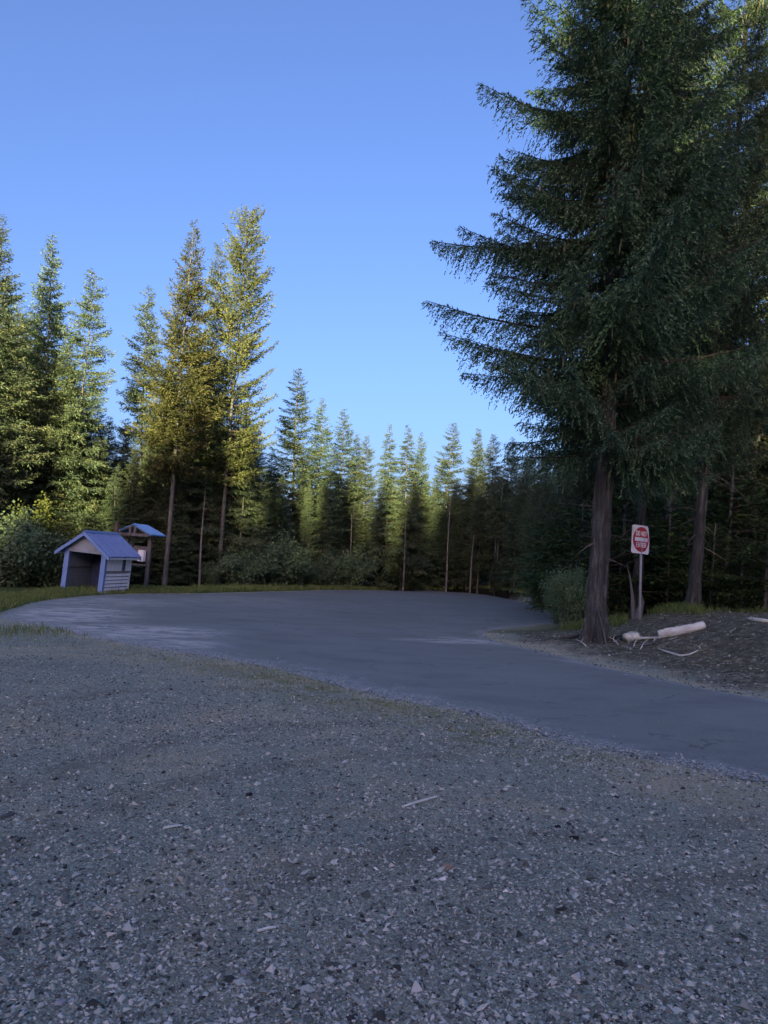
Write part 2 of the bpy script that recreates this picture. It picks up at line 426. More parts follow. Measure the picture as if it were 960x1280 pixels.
me = mesh_np('ground', np.concatenate([np.stack([gx, gy, gz], 1), cv]), [q, tri],
             attrs=dict(track=np.append(a_track, 0), forest=np.append(a_forest, 0), grass=np.append(a_grass, 0), dirt=np.append(a_dirt, 0), dust=np.append(a_dust, 0), moss=np.append(a_moss, 0)), smooth=True)
tag(link('ground', me, mat_ground()), 'gravel clearing and soil banks running into the wood', 'ground', kind='structure')

# ---- asphalt
from mathutils.geometry import delaunay_2d_cdt
n = len(road)
rn2 = np.array([[p.x, p.y] for p in road])
gpts = []
for (y0, y1, st_) in ((4, 16, .22), (16, 30, .45), (30, 80, 1.2)):
    XX, YY = np.meshgrid(np.arange(-30, 16, st_), np.arange(y0, y1, st_)); gpts.append(np.stack([XX.ravel(), YY.ravel()], 1))
gpts = np.concatenate(gpts); gpts = gpts + np.random.default_rng(1).normal(0, .03, gpts.shape)
gpts = gpts[inside(gpts, rn2)]; gpts = gpts[seg_dist(gpts, road_c) > .12]
allp = [Vector((p.x, p.y)) for p in road] + [Vector((float(a), float(b))) for a, b in gpts]
vo, _, fo, *_r = delaunay_2d_cdt(allp, [], [list(range(n))], 1, 1e-5)
va = np.array([[v.x, v.y] for v in vo]); ed = seg_dist(va, rn2); ed[ed < 1e-3] = 0
vz = np.where(ed < .005, -.012, .012) ; nzf = fbm(va[:, 0] * 1.1, va[:, 1] * 1.1, 61)
vz = vz + np.where(ed > .005, (nzf - .5) * .008, 0)
me = mesh_np('asphalt_road', np.stack([va[:, 0], va[:, 1], vz], 1), [np.array([f for f in fo if len(f) == 3])],
             attrs=dict(edge=np.clip(1 - ed / np.where((va[:, 0] < 1) & (va[:, 1] < 20), 1.9, 1.1), 0, 1)), smooth=True)
def spot(px, py, rx, ry, rot, k):
    g = gp(px, py); return (g.x, g.y, rx, ry, rot, k)
asph = mat_asphalt([spot(85, 768, 2.2, 4.5, .2, 1), spot(150, 790, 3.0, 2.4, .5, 1), spot(205, 806, 1.6, 1.2, .6, .9), spot(560, 802, 1.6, .8, .2, .7),
                    spot(610, 803, 1.6, 1.0, -.5, .9), spot(680, 812, 1.8, .35, -.75, .8), spot(790, 838, 2.2, .3, -.75, .6), spot(120, 752, 3.5, 4, 0, .5), spot(300, 750, 4, 6, 0, .25)])
tag(link('asphalt_road', me, asph), 'dark asphalt turning area curving in from the right', 'road', kind='structure')

# ------------------------------------------------------------------ conifer building
def nrmz(v): return v / (np.linalg.norm(v, axis=-1, keepdims=True) + 1e-9)
def crown_mesh(seed, H, zb, R, whorl=.5, per=6, ds=.12, dsb=.09, bl=.16, bw=.045, slope=(-.15, .5), curl=.15, k=.36, droop=.25, p=.85, irr=.22,
               low=.55, jitz=.5, longs=0, lichen=0, skip=0.0, mats=(FOL,), spread=.8, r0=.2, flat=.3):
    rng = np.random.default_rng(seed)
    nw = int((H - zb) / whorl)
    zz = []
    z = zb
    while z < H - .15:
        hh = (z - zb) / (H - zb); m = max(3, int(round(per * (1 - .35 * hh))))
        zz += [z + rng.normal(0, whorl * jitz * .5) for _ in range(m)]; z += whorl * (1 - .45 * hh)
    zz = np.clip(np.array(zz), zb * .92, H - .1)
    if skip: zz = zz[rng.random(len(zz)) > skip]
    B = len(zz); h = np.clip((zz - zb) / (H - zb), 0, 1)
    L = R * (1 - h) ** p * (low + (1 - low) * sstep(0, .22, h)) * np.clip(1 + irr * rng.normal(size=B), .35, 1.5) + .10
    if longs: L = L * np.where(rng.random(B) < .24, 1.1, longs)
    az = rng.random(B) * 2 * math.pi
    rad_ = np.stack([np.cos(az), np.sin(az), np.zeros(B)], 1); lat = np.stack([-np.sin(az), np.cos(az), np.zeros(B)], 1)
    a = slope[0] + (slope[1] - slope[0]) * h + rng.normal(0, .09, B)
    c = curl + rng.normal(0, .05, B)
    side_b = rng.normal(0, .08, B)
    btint = rng.normal(0, .12, B)
    def pos(bi, s):
        Lb = L[bi]
        q = rad_[bi] * (Lb * s)[:, None] + lat[bi] * (Lb * side_b[bi] * s * s)[:, None]
        q[:, 2] = zz[bi] + (a[bi] * s + c[bi] * s * s) * Lb
        return q
    def tan(bi, s):
        t = rad_[bi] + lat[bi] * (2 * side_b[bi] * s)[:, None]
        t[:, 2] = a[bi] + 2 * c[bi] * s
        return nrmz(t)
    ns = np.maximum(3, (L / ds * 2).astype(int))
    bi = np.repeat(np.arange(B), ns)
    off = np.arange(len(bi)) - np.repeat(np.cumsum(ns) - ns, ns)
    s = r0 * .6 + (1 - r0 * .6) * ((off + rng.random(len(bi))) / np.repeat(ns, ns))
    sd = np.where(off % 2 == 0, 1.0, -1.0); axial = (rng.random(len(bi)) < .14)
    sd = np.where(axial, 0, sd)
    ls = L[bi] * k * (1 - s) ** .65 * sstep(0, .3, s + .08) * rng.uniform(.6, 1.25, len(bi)) + bl * .7
    T = tan(bi, s)
    D = T * np.where(axial, 1.0, .62)[:, None] + lat[bi] * (sd * .8)[:, None] + rng.normal(0, flat * .5, (len(bi), 3))
    D[:, 2] -= droop * rng.uniform(.3, 1.3, len(bi)) * np.where(axial, .3, 1)
    D = nrmz(D); P0 = pos(bi, s)
    nb = np.maximum(2, (ls / dsb).astype(int) + 1)
    si = np.repeat(np.arange(len(bi)), nb)
    o2 = np.arange(len(si)) - np.repeat(np.cumsum(nb) - nb, nb)
    t = (o2 + rng.random(len(si)) * .8) / np.repeat(nb, nb)
    Q = P0[si] + D[si] * (ls[si] * t)[:, None]
    Q[:, 2] -= droop * .5 * ls[si] * t * t
    E = D[si] + rng.normal(0, spread * .5, (len(si), 3)); E[:, 2] -= droop * .5 * t
    E = nrmz(E)
    bls = bl * rng.uniform(.6, 1.3, len(si)) * (1 - .25 * t) * np.clip(.45 + L[bi[si]] / 2.4, .5, 1)
    W = nrmz(np.cross(E, rng.normal(0, .55, (len(si), 3)) + np.array([0, 0, 1.0]))) * (bw * rng.uniform(.7, 1.3, len(si)))[:, None] * .5
    b0 = Q; tip = Q + E * bls[:, None]; mid = Q + E * (bls * .45)[:, None]
    V = np.stack([b0, mid + W, tip, mid - W], 1).reshape(-1, 3)
    Fq = np.arange(len(V)).reshape(-1, 4)
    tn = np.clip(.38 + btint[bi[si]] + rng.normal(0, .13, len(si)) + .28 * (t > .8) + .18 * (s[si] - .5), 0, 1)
    tint = np.repeat(tn, 4)
    # limbs: three-sided tubes
    ss = np.array([0, .25, .5, .75, 1.0]); K = len(ss)
    bb = np.repeat(np.arange(B), K); sv = np.tile(ss, B)
    cen = pos(bb, sv); lr = (.010 + .010 * L[bb]) * (1 - .85 * sv)
    up = np.array([0, 0, 1.0]); ring = []
    for kk in range(3):
        an = 2 * math.pi * kk / 3
        ring.append(cen + lat[bb] * (lr * math.cos(an))[:, None] + up * (lr * math.sin(an))[:, None])
    LV = np.stack(ring, 1).reshape(-1, 3)
    base = len(V) + (np.arange(B)[:, None, None] * K + np.arange(K - 1)[None, :, None]) * 3
    k0 = np.arange(3)[None, None, :]; k1 = (k0 + 1) % 3
    LF = np.stack([base + k0, base + k1, base + 3 + k1, base + 3 + k0], -1).reshape(-1, 4)
    allV = [V, LV]; faces = [Fq, LF]; mi = [np.zeros(len(Fq)), np.ones(len(LF))]; ti = [tint, np.zeros(len(LV))]
    if lichen:
        lb = rng.integers(0, B, lichen); lsn = rng.uniform(.05, .75, lichen)
        p0 = pos(lb, lsn) + rng.normal(0, .08, (lichen, 3)); ln = rng.uniform(.08, .42, lichen); wd = rng.uniform(.008, .03, lichen)
        aa = rng.random(lichen) * 6.28; wv = np.stack([np.cos(aa), np.sin(aa), np.zeros(lichen)], 1) * wd[:, None]
        e = p0 + rng.normal(0, .02, (lichen, 3)); e[:, 2] -= ln
        m_ = (p0 + e) / 2
        V3 = np.stack([p0, m_ + wv, e, m_ - wv], 1).reshape(-1, 3)
        n0 = len(V) + len(LV)
        F3 = np.arange(len(V3)).reshape(-1, 4) + n0
        allV.append(V3); faces.append(F3); mi.append(np.full(len(F3), 2)); ti.append(np.repeat(rng.random(lichen), 4))
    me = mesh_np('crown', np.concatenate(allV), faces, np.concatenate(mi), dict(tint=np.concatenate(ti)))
    return me

def trunk_mesh(seed, H, r, zb, seg=10, rings=26, flare=.25, fy=.5, ndead=20, deadlen=1.0, furrow=0.0, wob=.05):
    rng = np.random.default_rng(seed)
    t = np.linspace(0, 1, rings) ** (1.6 if furrow else 1.2); z = t * H * .985
    z[0] = -.35
    rr = r * (1 - t) ** .85 + .012
    rr = rr * (1 + flare * np.exp(-np.clip(z, 0, None) / fy))
    th_ = np.linspace(0, 2 * math.pi, seg, endpoint=False)
    Z, TH = np.meshgrid(z, th_, indexing='ij'); RAD = np.repeat(rr[:, None], seg, 1)
    if flare > .3:
        RAD = RAD * (1 + .22 * np.exp(-np.clip(Z, 0, None) / (fy * 1.2)) * np.sin(TH * 5 + seed) + .05 * np.sin(TH * 3 + Z))
    if furrow:
        nn = vnoise(TH / (2 * math.pi) * 26 + 2 * vnoise(Z * 1.5, TH * 2, 4), Z * 2.6, seed) + .5 * vnoise(TH / (2 * math.pi) * 52, Z * 7, seed + 1)
        RAD = RAD * (1 + furrow * (nn - .75))
    cx = wob * np.sin(z * .35 + seed); cy = wob * np.cos(z * .27 + seed * 2); cx[:2] = cx[2]; cy[:2] = cy[2]
    V = np.stack([np.cos(TH) * RAD + cx[:, None], np.sin(TH) * RAD + cy[:, None], Z], -1).reshape(-1, 3)
    idx = np.arange(rings * seg).reshape(rings, seg)
    q = np.stack([idx[:-1], np.roll(idx, -1, 1)[:-1], np.roll(idx, -1, 1)[1:], idx[1:]], -1).reshape(-1, 4)
    Vs = [V]; Fs = [q]; n0 = len(V); mi = [np.zeros(len(q))]
    for i in range(ndead):
        z0 = rng.uniform(.08 * H, max(zb * 1.25, .2 * H)); az = rng.random() * 6.28; L = rng.uniform(.3, 1) * deadlen
        d = np.array([math.cos(az), math.sin(az), rng.uniform(-.45, .25)]); lat = np.array([-math.sin(az), math.cos(az), 0]); up = np.array([0, 0, 1.0])
        bend = rng.normal(0, .15); sag = rng.uniform(0, .35)
        rings_ = []
        for s_ in (0, .35, .7, 1):
            c_ = np.array([0, 0, z0]) + d * (L * s_ + r * .5) + lat * bend * L * s_ * s_ - up * sag * L * s_ * s_
            w_ = (.006 + .009 * L) * (1 - .75 * s_)
            for kk in range(3): rings_.append(c_ + lat * w_ * math.cos(kk * 2.094) + up * w_ * math.sin(kk * 2.094))
        Vs.append(np.array(rings_))
        f = [(n0 + a * 3 + b, n0 + a * 3 + (b + 1) % 3, n0 + a * 3 + 3 + (b + 1) % 3, n0 + a * 3 + 3 + b) for a in range(3) for b in range(3)]
        Fs.append(np.array(f)); mi.append(np.ones(9)); n0 += 12
    return mesh_np('trunk', np.concatenate(Vs), Fs, np.concatenate(mi), None, True)

DEAD = mat_bark('dead grey twigs', (.09, .08, .07), (.17, .155, .14), (.26, .24, .21), 14, .01)
def proto(key, H, crown_kw, trunk_kw, fol, bark=BARK):
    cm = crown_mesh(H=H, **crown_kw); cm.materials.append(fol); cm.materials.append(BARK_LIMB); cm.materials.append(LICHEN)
    tm = trunk_mesh(H=H, zb=crown_kw['zb'], **trunk_kw); tm.materials.append(bark); tm.materials.append(DEAD)
    return dict(H=H, crown=cm, trunk=tm)
MID = dict(ds=.125, dsb=.075, bl=.24, bw=.06)
PR = {}
PR['dense'] = proto('dense', 20, dict(seed=1, zb=2.6, R=2.7, whorl=.40, per=9, slope=(-.25, .45), curl=.12, droop=.3, **MID), dict(seed=1, r=.135, ndead=10), FOL)
PR['dense2'] = proto('dense2', 20, dict(seed=2, zb=3.8, R=2.5, whorl=.42, per=8, slope=(-.2, .5), curl=.14, droop=.25, irr=.3, **MID), dict(seed=2, r=.125, ndead=22), FOL)
PR['layered'] = proto('layered', 20, dict(seed=3, zb=6.5, R=2.1, whorl=.60, per=9, slope=(-.12, .4), curl=.22, droop=.15, jitz=.16, p=.75, **MID), dict(seed=3, r=.12, ndead=40, deadlen=1.3), FOL)
PR['bare'] = proto('bare', 20, dict(seed=4, zb=9.0, R=1.8, whorl=.48, per=8, slope=(-.3, .4), curl=.25, droop=.2, irr=.35, p=.7, **MID), dict(seed=4, r=.11, ndead=60, deadlen=1.3), FOL)
PR['sparse'] = proto('sparse', 20, dict(seed=5, zb=5.5, R=2.3, whorl=.45, per=7, slope=(-.12, .75), curl=.28, droop=.12, irr=.33, p=.5, low=.75, k=.28, **MID), dict(seed=5, r=.13, ndead=26), FOL_OLIVE)
PR['broad'] = proto('broad', 20, dict(seed=6, zb=6.0, R=2.75, whorl=.42, per=8, slope=(-.15, .7), curl=.2, droop=.15, irr=.3, p=.95, **MID), dict(seed=6, r=.135, ndead=26), FOL_OLIVE)
PR['hemlock'] = proto('hemlock', 20, dict(seed=7, zb=1.2, R=3.0, whorl=.48, per=8, slope=(-.1, .3), curl=-.12, droop=.4, irr=.25, p=.9, **MID), dict(seed=7, r=.12, ndead=8), FOL)
PR['dark'] = proto('dark', 20, dict(seed=8, zb=5, R=2.2, whorl=.48, per=8, slope=(-.05, .45), curl=.05, droop=.3, irr=.33, p=.6, skip=.1, **MID), dict(seed=8, r=.12, ndead=30), FOL)
NEARK = dict(ds=.045, dsb=.034, bl=.115, bw=.027, longs=.8)
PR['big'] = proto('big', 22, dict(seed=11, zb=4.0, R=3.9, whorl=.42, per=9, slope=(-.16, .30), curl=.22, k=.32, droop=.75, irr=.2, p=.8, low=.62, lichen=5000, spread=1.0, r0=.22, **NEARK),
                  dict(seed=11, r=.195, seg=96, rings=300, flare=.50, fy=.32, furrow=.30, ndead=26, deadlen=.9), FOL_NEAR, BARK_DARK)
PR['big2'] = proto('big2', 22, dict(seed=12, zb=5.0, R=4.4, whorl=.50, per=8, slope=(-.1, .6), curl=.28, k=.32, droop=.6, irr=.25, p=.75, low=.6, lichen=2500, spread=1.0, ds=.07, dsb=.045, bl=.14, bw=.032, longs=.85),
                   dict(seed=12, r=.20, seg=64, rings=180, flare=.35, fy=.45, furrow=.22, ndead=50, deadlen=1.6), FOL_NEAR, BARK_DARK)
YK = dict(ds=.10, dsb=.09, bl=.15, bw=.045)
PR['young'] = proto('young', 3, dict(seed=15, zb=.25, R=1.3, whorl=.26, per=6, slope=(-.05, .5), curl=.05, droop=.2, p=.8, **YK), dict(seed=15, r=.03, ndead=0, rings=8, flare=.1), FOL_YOUNG)

def conifer(kind, bpx, Y, tpx, label, group=None, name='conifer', cat='conifer tree', width=1.0, spin=None, zoff=0.0, rs=[0]):
    pr = PR[kind]
    b = at(bpx[0], bpx[1], Y); b.z = th(b.x, Y) + zoff
    t = at(tpx[0], tpx[1], Y)
    v = t - b; s = v.length / pr['H']
    e = empty(name, b)
    rs[0] += 1
    sp = spin if spin is not None else (rs[0] * 2.399) % 6.283
    e.rotation_mode = 'QUATERNION'
    e.rotation_quaternion = Vector((0, 0, 1)).rotation_difference(v.normalized()) @ Quaternion((0, 0, 1), sp)
    e.scale = (s * width, s * width, s)
    for part in ('trunk', 'crown'):
        o = bpy.data.objects.new(part, pr[part]); C.objects.link(o); o.parent = e
    tag(e, label, cat, group)
    return e

# --- the near firs on the right
conifer('big', (745, 792), 18.0, (800, -370), 'massive dark fir with furrowed trunk at the roadside, left of the red and white sign', 'tall firs on the right bank', 'fir_tree', 'fir tree', 1.0, spin=.4)
conifer('big2', (866, 768), 22.5, (944, -95), 'tall dark fir with straight bare lower trunk right of the red and white sign', 'tall firs on the right bank', 'fir_tree', 'fir tree', .82, spin=2.2)
conifer('big2', (793, 768), 26.5, (845, -40), 'dark fir whose trunk with torn pale base stands directly behind the sign post', 'tall firs on the right bank', 'fir_tree', 'fir tree', .72, spin=4.0)
conifer('dense', (930, 765), 31, (985, 60), 'dark fir right behind the edge of the dirt bank at the right border', 'tall firs on the right bank', 'fir_tree', 'fir tree', 1.15)
conifer('layered', (833, 760), 32, (870, 40), 'slim fir with thin pale trunk between the sign and the straight bare trunk', 'tall firs on the right bank', 'fir_tree', 'fir tree', 1.1)

# --- named trees of the left wood
LG = 'tall conifers of the left wood'
left = [
 ('dense2', (-18, 722), 37, (2, 268), 1.15, 'sunlit yellow green conifer cut by the left edge of the photo'),
 ('dense', (45, 722), 42, (66, 292), 1.05, 'broad sunlit conifer, second treetop from the left, yellow green to half its height'),
 ('dark', (80, 722), 41, (119, 334), 1.0, 'dark bluish conifer with a clean cone top, third tall treetop from the left'),
 ('dark', (168, 722), 47, (186, 357), .9, 'shadowed ragged conifer with drooping arms just left of the sunlit olive pair'),
 ('broad', (205, 727), 42.5, (243, 276), 1.0, 'wide sunlit olive conifer whose bare trunk rises just right of the small notice kiosk'),
 ('dark', (248, 725), 50, (276, 302), .75, 'dark slender conifer squeezed between the two tallest olive conifers'),
 ('sparse', (272, 725), 46.5, (311, 262), .92, 'tallest sunlit conifer, open olive crown with upswept arms, right end of the left wood'),
]
for k, b, Y, t, wd, lab in left: conifer(k, b, Y, t, lab, LG, width=wd * .88)
FG = 'conifers along the far edge of the asphalt'
far = [
 ('dense2', (312, 733), 62, (318, 532), 1.5, 'sunlit bushy conifer just right of the tallest olive conifer'),
 ('dense', (333, 733), 58, (341, 560), 1.0, 'small dark conifer left of the tall tiered sunlit spire'),
 ('layered', (362, 737), 56, (373, 460), 1.1, 'tiered sunlit conifer, tallest spire on the far side of the asphalt'),
 ('dense2', (392, 736), 58, (403, 497), 1.0, 'half sunlit conifer, spire just right of the tallest far spire'),
 ('layered', (420, 735), 62, (431, 511), 1.05, 'third far spire from the left with a thin whip top'),
 ('dense', (438, 735), 66, (447, 541), .9, 'short conifer left of the twin thin tips in the far skyline'),
 ('bare', (450, 735), 63, (459, 543), .9, 'narrow dark conifer right beside the short one at the low dip of the far skyline'),
 ('hemlock', (482, 737), 59, (487, 529), .95, 'dark dense conifer, left one of the pair at the middle of the far wood'),
 ('hemlock', (505, 738), 60, (510, 530), 1.05, 'dense conifer with green skirt down to the asphalt, right one of the middle pair'),
 ('dense2', (520, 737), 66, (527, 540), .9, 'olive lit conifer close behind the middle pair'),
 ('layered', (550, 737), 68, (567, 528), 1.15, 'pale open conifer with bare grey trunk, sunlit top right of the middle pair'),
 ('dense', (590, 739), 67, (598, 534), 1.0, 'conifer with full cone top right of the pale open conifer'),
 ('bare', (612, 740), 64, (617, 541), 1.0, 'conifer with long pale bare trunk behind the grass strip at the far right'),
 ('dense2', (632, 741), 61, (641, 546), 1.1, 'sunlit topped conifer left of the branch tips of the massive fir'),
 ('dense2', (655, 744), 58, (664, 556), 1.1, 'yellow lit conifer under the lowest left boughs of the massive fir'),
 ('hemlock', (672, 748), 50, (682, 560), .95, 'dark full conifer with branches to the ground where the asphalt ends on the right'),
 ('hemlock', (705, 752), 42, (716, 520), .95, 'dark full conifer between the asphalt corner and the massive fir trunk'),
]
for k, b, Y, t, wd, lab in far: conifer(k, b, Y, t, lab, FG, width=wd * 1.12)

# --- the wood behind them
rng = random.Random(7)
skyl = lambda x: float(np.interp(x, [-200, 0, 30, 60, 95, 130, 150, 175, 200, 230, 262, 285, 305, 325, 345, 380, 430, 500, 560, 620, 680, 720, 760, 850, 960, 1200],
                                 [300, 330, 400, 400, 440, 470, 470, 440, 400, 400, 400, 430, 480, 560, 590, 580, 590, 585, 580, 575, 560, 520, 420, 330, 380, 300]))
kinds = ['dense', 'dense2', 'hemlock', 'bare', 'layered', 'dark', 'dense2', 'bare', 'dark']
LAND = [(-60, 'the left photo border'), (20, 'the leftmost sunlit treetops'), (66, 'the sunlit alder'), (119, 'the bluish cone top'), (150, 'the shed'), (186, 'the ragged conifer'),
        (243, 'the wide olive conifer'), (311, 'the tallest olive conifer'), (341, 'the willow bushes'), (373, 'the tallest far spire'), (403, 'the second far spire'), (431, 'the whip topped spire'), (459, 'the low skyline dip'),
        (487, 'the left middle conifer'), (510, 'the right middle conifer'), (567, 'the pale open conifer'), (598, 'the full cone top'), (641, 'the lowest fir bough tips'), (682, 'the right asphalt corner'), (745, 'the massive fir trunk'), (800, 'the sign'), (870, 'the straight bare trunk'), (940, 'the dirt bank crest'), (1010, 'the right photo border')]
LOOK = dict(dense='full', dense2='bushy', hemlock='low branched', bare='bare stemmed', layered='tiered', dark='ragged')
def deep_label(k, px, row, grp=''):
    lx, ph = min(LAND, key=lambda a: abs(a[0] - px)); side = 'left of ' if px < lx - 6 else 'right of ' if px > lx + 6 else 'straight behind '
    return LOOK[k] + ' ' + grp.split()[-2] + ' wood conifer, ' + row + ' row, ' + side + ph
def wood(x0, x1, step, depth, lab, grp, lo, hi, kk):
    x = x0
    while x < x1:
        px = x + rng.uniform(-.35, .35) * step
        p = at(px, 720, 1.0); Y0 = 40
        for _ in range(6): Y0 = float(edge_far(p.x * Y0))
        Y = Y0 + depth + rng.uniform(-1.5, 1.5)
        hor = 711 + (px - 480) * .0524
        base = hor + 1.6 * 960 / Y
        ty = skyl(px) + rng.uniform(lo, hi)
        lean = (base - ty) * (.0524 + rng.gauss(0, .01)) - (px - 480) * (base - ty) / 13000
        kk_ = rng.choice(kk); conifer(kk_, (px, base), Y, (px + lean, ty), deep_label(kk_, px, {3: 'second', 4: 'second', 5: 'second', 9: 'third', 10: 'third', 13: 'third'}.get(depth, 'rearmost'), grp), grp, width=rng.uniform(.85, 1.25))
        x += step
LB = 'crowded conifers deeper in the left wood'; FB = 'crowded conifers deeper in the far wood'; RB = 'crowded conifers deeper in the right wood'
lL = 'one of the crowded dark conifers filling the left wood behind the front trunks'
lF = 'one of the crowded dark conifers filling the far wood behind the front row'
lR = 'one of the crowded dark conifers filling the wood behind the right bank'
wood(-60, 330, 24, 3, lL, LB, 20, 110, ['bare', 'dark', 'dense2', 'hemlock'])
wood(-90, 340, 19, 9, lL, LB, 30, 140, kinds)
wood(-90, 340, 17, 17, lL, LB, 40, 150, ['dense', 'hemlock'])
wood(330, 690, 17, 4, lF, FB, 5, 60, ['bare', 'layered', 'dense2'])
wood(330, 690, 14, 10, lF, FB, 0, 50, kinds)
wood(330, 700, 13, 20, lF, FB, 5, 45, ['dense', 'hemlock'])
wood(735, 1040, 26, 5, lR, RB, 60, 260, ['hemlock', 'dense2', 'bare', 'dark'])
wood(700, 1060, 24, 13, lR, RB, 60, 260, kinds)
wood(700, 1060, 18, 24, lR, RB, 60, 240, ['dense', 'hemlock', 'dense2'])
for i, (px, Y, ty) in enumerate([(700, 60, 560), (712, 52, 540), (722, 46, 520), (734, 41, 470), (746, 38, 430), (758, 36, 400), (728, 62, 560), (742, 55, 520), (756, 50, 470), (770, 44, 430), (785, 40, 400)]):
    base = 711 + (px - 480) * .0524 + 1536 / Y
    conifer(['hemlock', 'dense', 'hemlock', 'dense2'][i % 4], (px, base), Y, (px + (base - ty) * .035, ty), LOOK[['hemlock', 'dense', 'hemlock', 'dense2'][i % 4]] + ' dark conifer ' + ['deep', 'close', 'nearest'][(Y < 52) + (Y < 39)] + ' behind the ' + ['left', 'right'][px > 745] + [' edge', ' flank'][i % 2] + ' of the massive fir trunk', 'dark conifers behind the massive fir', width=1.35)
# understory hemlocks: short full trees closing the view under the crowns
def under(x0, x1, step, depth, hlo, hhi, lab, grp):
    x = x0
    while x < x1:
        px = x + rng.uniform(-.3, .3) * step; p = at(px, 720, 1.0); Y0 = 40
        for _ in range(6): Y0 = float(edge_far(p.x * Y0))
        Y = Y0 + depth + rng.uniform(-1, 1); hor = 711 + (px - 480) * .0524; base = hor + 1536 / Y
        hpx = rng.uniform(hlo, hhi) * 960 / Y
        lx, ph = min(LAND, key=lambda a: abs(a[0] - px)); k2 = rng.choice(['hemlock', 'dense', 'hemlock'])
        conifer(k2, (px, base), Y, (px + hpx * .04, base - hpx), ('taller' if hpx * Y / 960 > (hlo + hhi) / 2 else 'low') + ' shadowed understory conifer ' + ('left' if px < lx else 'right') + ' of ' + ph, grp, 'understory_conifer', 'small conifer', width=rng.uniform(1.3, 2.0))
        x += step
under(-60, 330, 34, 2.0, 3.5, 8, 'one of the low shadowed conifers growing under the tall left wood', 'low conifers under the left wood')
under(325, 700, 24, 3.5, 3.0, 8, 'one of the low shadowed conifers growing under the far wood', 'low conifers under the far wood')
under(745, 1010, 40, 2.5, 4.0, 9, 'one of the low shadowed conifers growing under the right wood', 'low conifers under the right wood')

PALE_BARK = mat_bark('pale dead bark', (.10, .098, .09), (.19, .185, .17), (.30, .29, .27))
for i, (px, bpy_, Y, ty, lab) in enumerate([
    (404, 712, 57, 622, 'pale dead pole rising from the willows, tallest of the three left of the dark gap'), (411, 718, 57.5, 660, 'shorter pale dead pole right beside the tallest pole in the willows'), (388, 712, 58, 640, 'thin grey dead pole left of the two pale poles in the willows'),
    (350, 700, 54, 600, 'thin pale dead stem above the widest willow bush'), (436, 712, 59, 640, 'grey dead stem at the left side of the dark gap'), (503, 735, 58, 650, 'dead grey stem in front of the middle pair of conifers'),
    (557, 738, 61, 600, 'pale leaning dead stem in front of the pale open conifer'), (588, 738, 60, 660, 'short dead stem left of the full cone top'), (620, 738, 60, 560, 'tall pale dead stem behind the right asphalt corner'), (633, 738, 61, 600, 'thin dead stem next to the tall pale one at the right asphalt corner'),
    (50, 715, 42.5, 560, 'left one of the two thin stems above the alders'), (60, 715, 43, 575, 'right one of the two thin stems above the alders'), (107, 715, 43, 600, 'thin stem rising behind the shed roof'),
    (250, 722, 44, 610, 'pair stem with pale bark between the two olive conifers'), (298, 722, 48, 600, 'thin pale stem right of the trunk of the tallest olive conifer'), (833, 700, 28, 610, 'pale thin stem above the low young fir right of the sign'), (905, 760, 29, 560, 'thin dead stem between the straight bare trunk and the right photo border')]):
    b = at(px, bpy_, Y); z = th(b.x, Y); t = at(px + (bpy_ - ty) * .06, ty, Y); Hh = max(3, t.z - z)
    if i % 6 not in PR.get('pole_cache', {}):
        PR.setdefault('pole_cache', {})[i % 6] = trunk_mesh(40 + i, 10, .065, 8, seg=8, rings=16, flare=.15, ndead=26, deadlen=.9)
        for mm in (PALE_BARK, DEAD): PR['pole_cache'][i % 6].materials.append(mm)
    o = bpy.data.objects.new('dead_tree', PR['pole_cache'][i % 6]); C.objects.link(o); o.location = (b.x, Y, z); o.scale = (1, 1, Hh / 10)
    o.rotation_euler = (0, (t.x - b.x) / Hh, 0); tag(o, lab, 'dead tree', 'pale dead stems at the wood edge')
# young bright firs behind the bank
for bx, by, Y, h, wd, lab in [(888, 765, 24.5, 2.9, 1.3, 'bright green young fir just right of the straight bare trunk behind the bank'),
                          (925, 768, 23.5, 2.4, 1.3, 'young fir above the middle of the dirt bank crest near the right edge'),
                          (958, 772, 22.5, 3.3, 1.3, 'young fir cut by the right edge of the photo above the dirt bank'),
                          (832, 765, 27, 1.9, 1.7, 'low spreading young fir between the sign post and the straight bare trunk'),
                          (758, 762, 27, 3.4, 1.5, 'bushy young fir peeking out right beside the massive fir trunk'), (776, 765, 29, 5.0, 1.4, 'taller young fir in the shade left of the sign plate'),
                          (815, 765, 30, 4.4, 1.5, 'shaded young fir right of the sign plate'), (848, 765, 28.5, 3.6, 1.6, 'wide young fir filling the gap left of the straight bare trunk'), (905, 766, 27.5, 5.2, 1.5, 'tallest young fir right of the straight bare trunk'),
                          (940, 768, 28, 4.4, 1.6, 'young fir with wide boughs behind the crest of the bank'), (690, 752, 38, 4.5, 1.4, 'young fir beside the right asphalt corner'), (722, 755, 31, 4.2, 1.5, 'young fir behind the bright green bush left of the massive fir'),
                          (500, 738, 58.5, 3.0, 1.3, 'small light green fir at the far edge of the asphalt, middle of the photo')]:
    hp = h * 960 / Y
    conifer('young', (bx, by), Y, (bx + hp * .04, by - hp), lab, 'young firs at the wood edge', 'young_fir', 'young fir', width=wd)

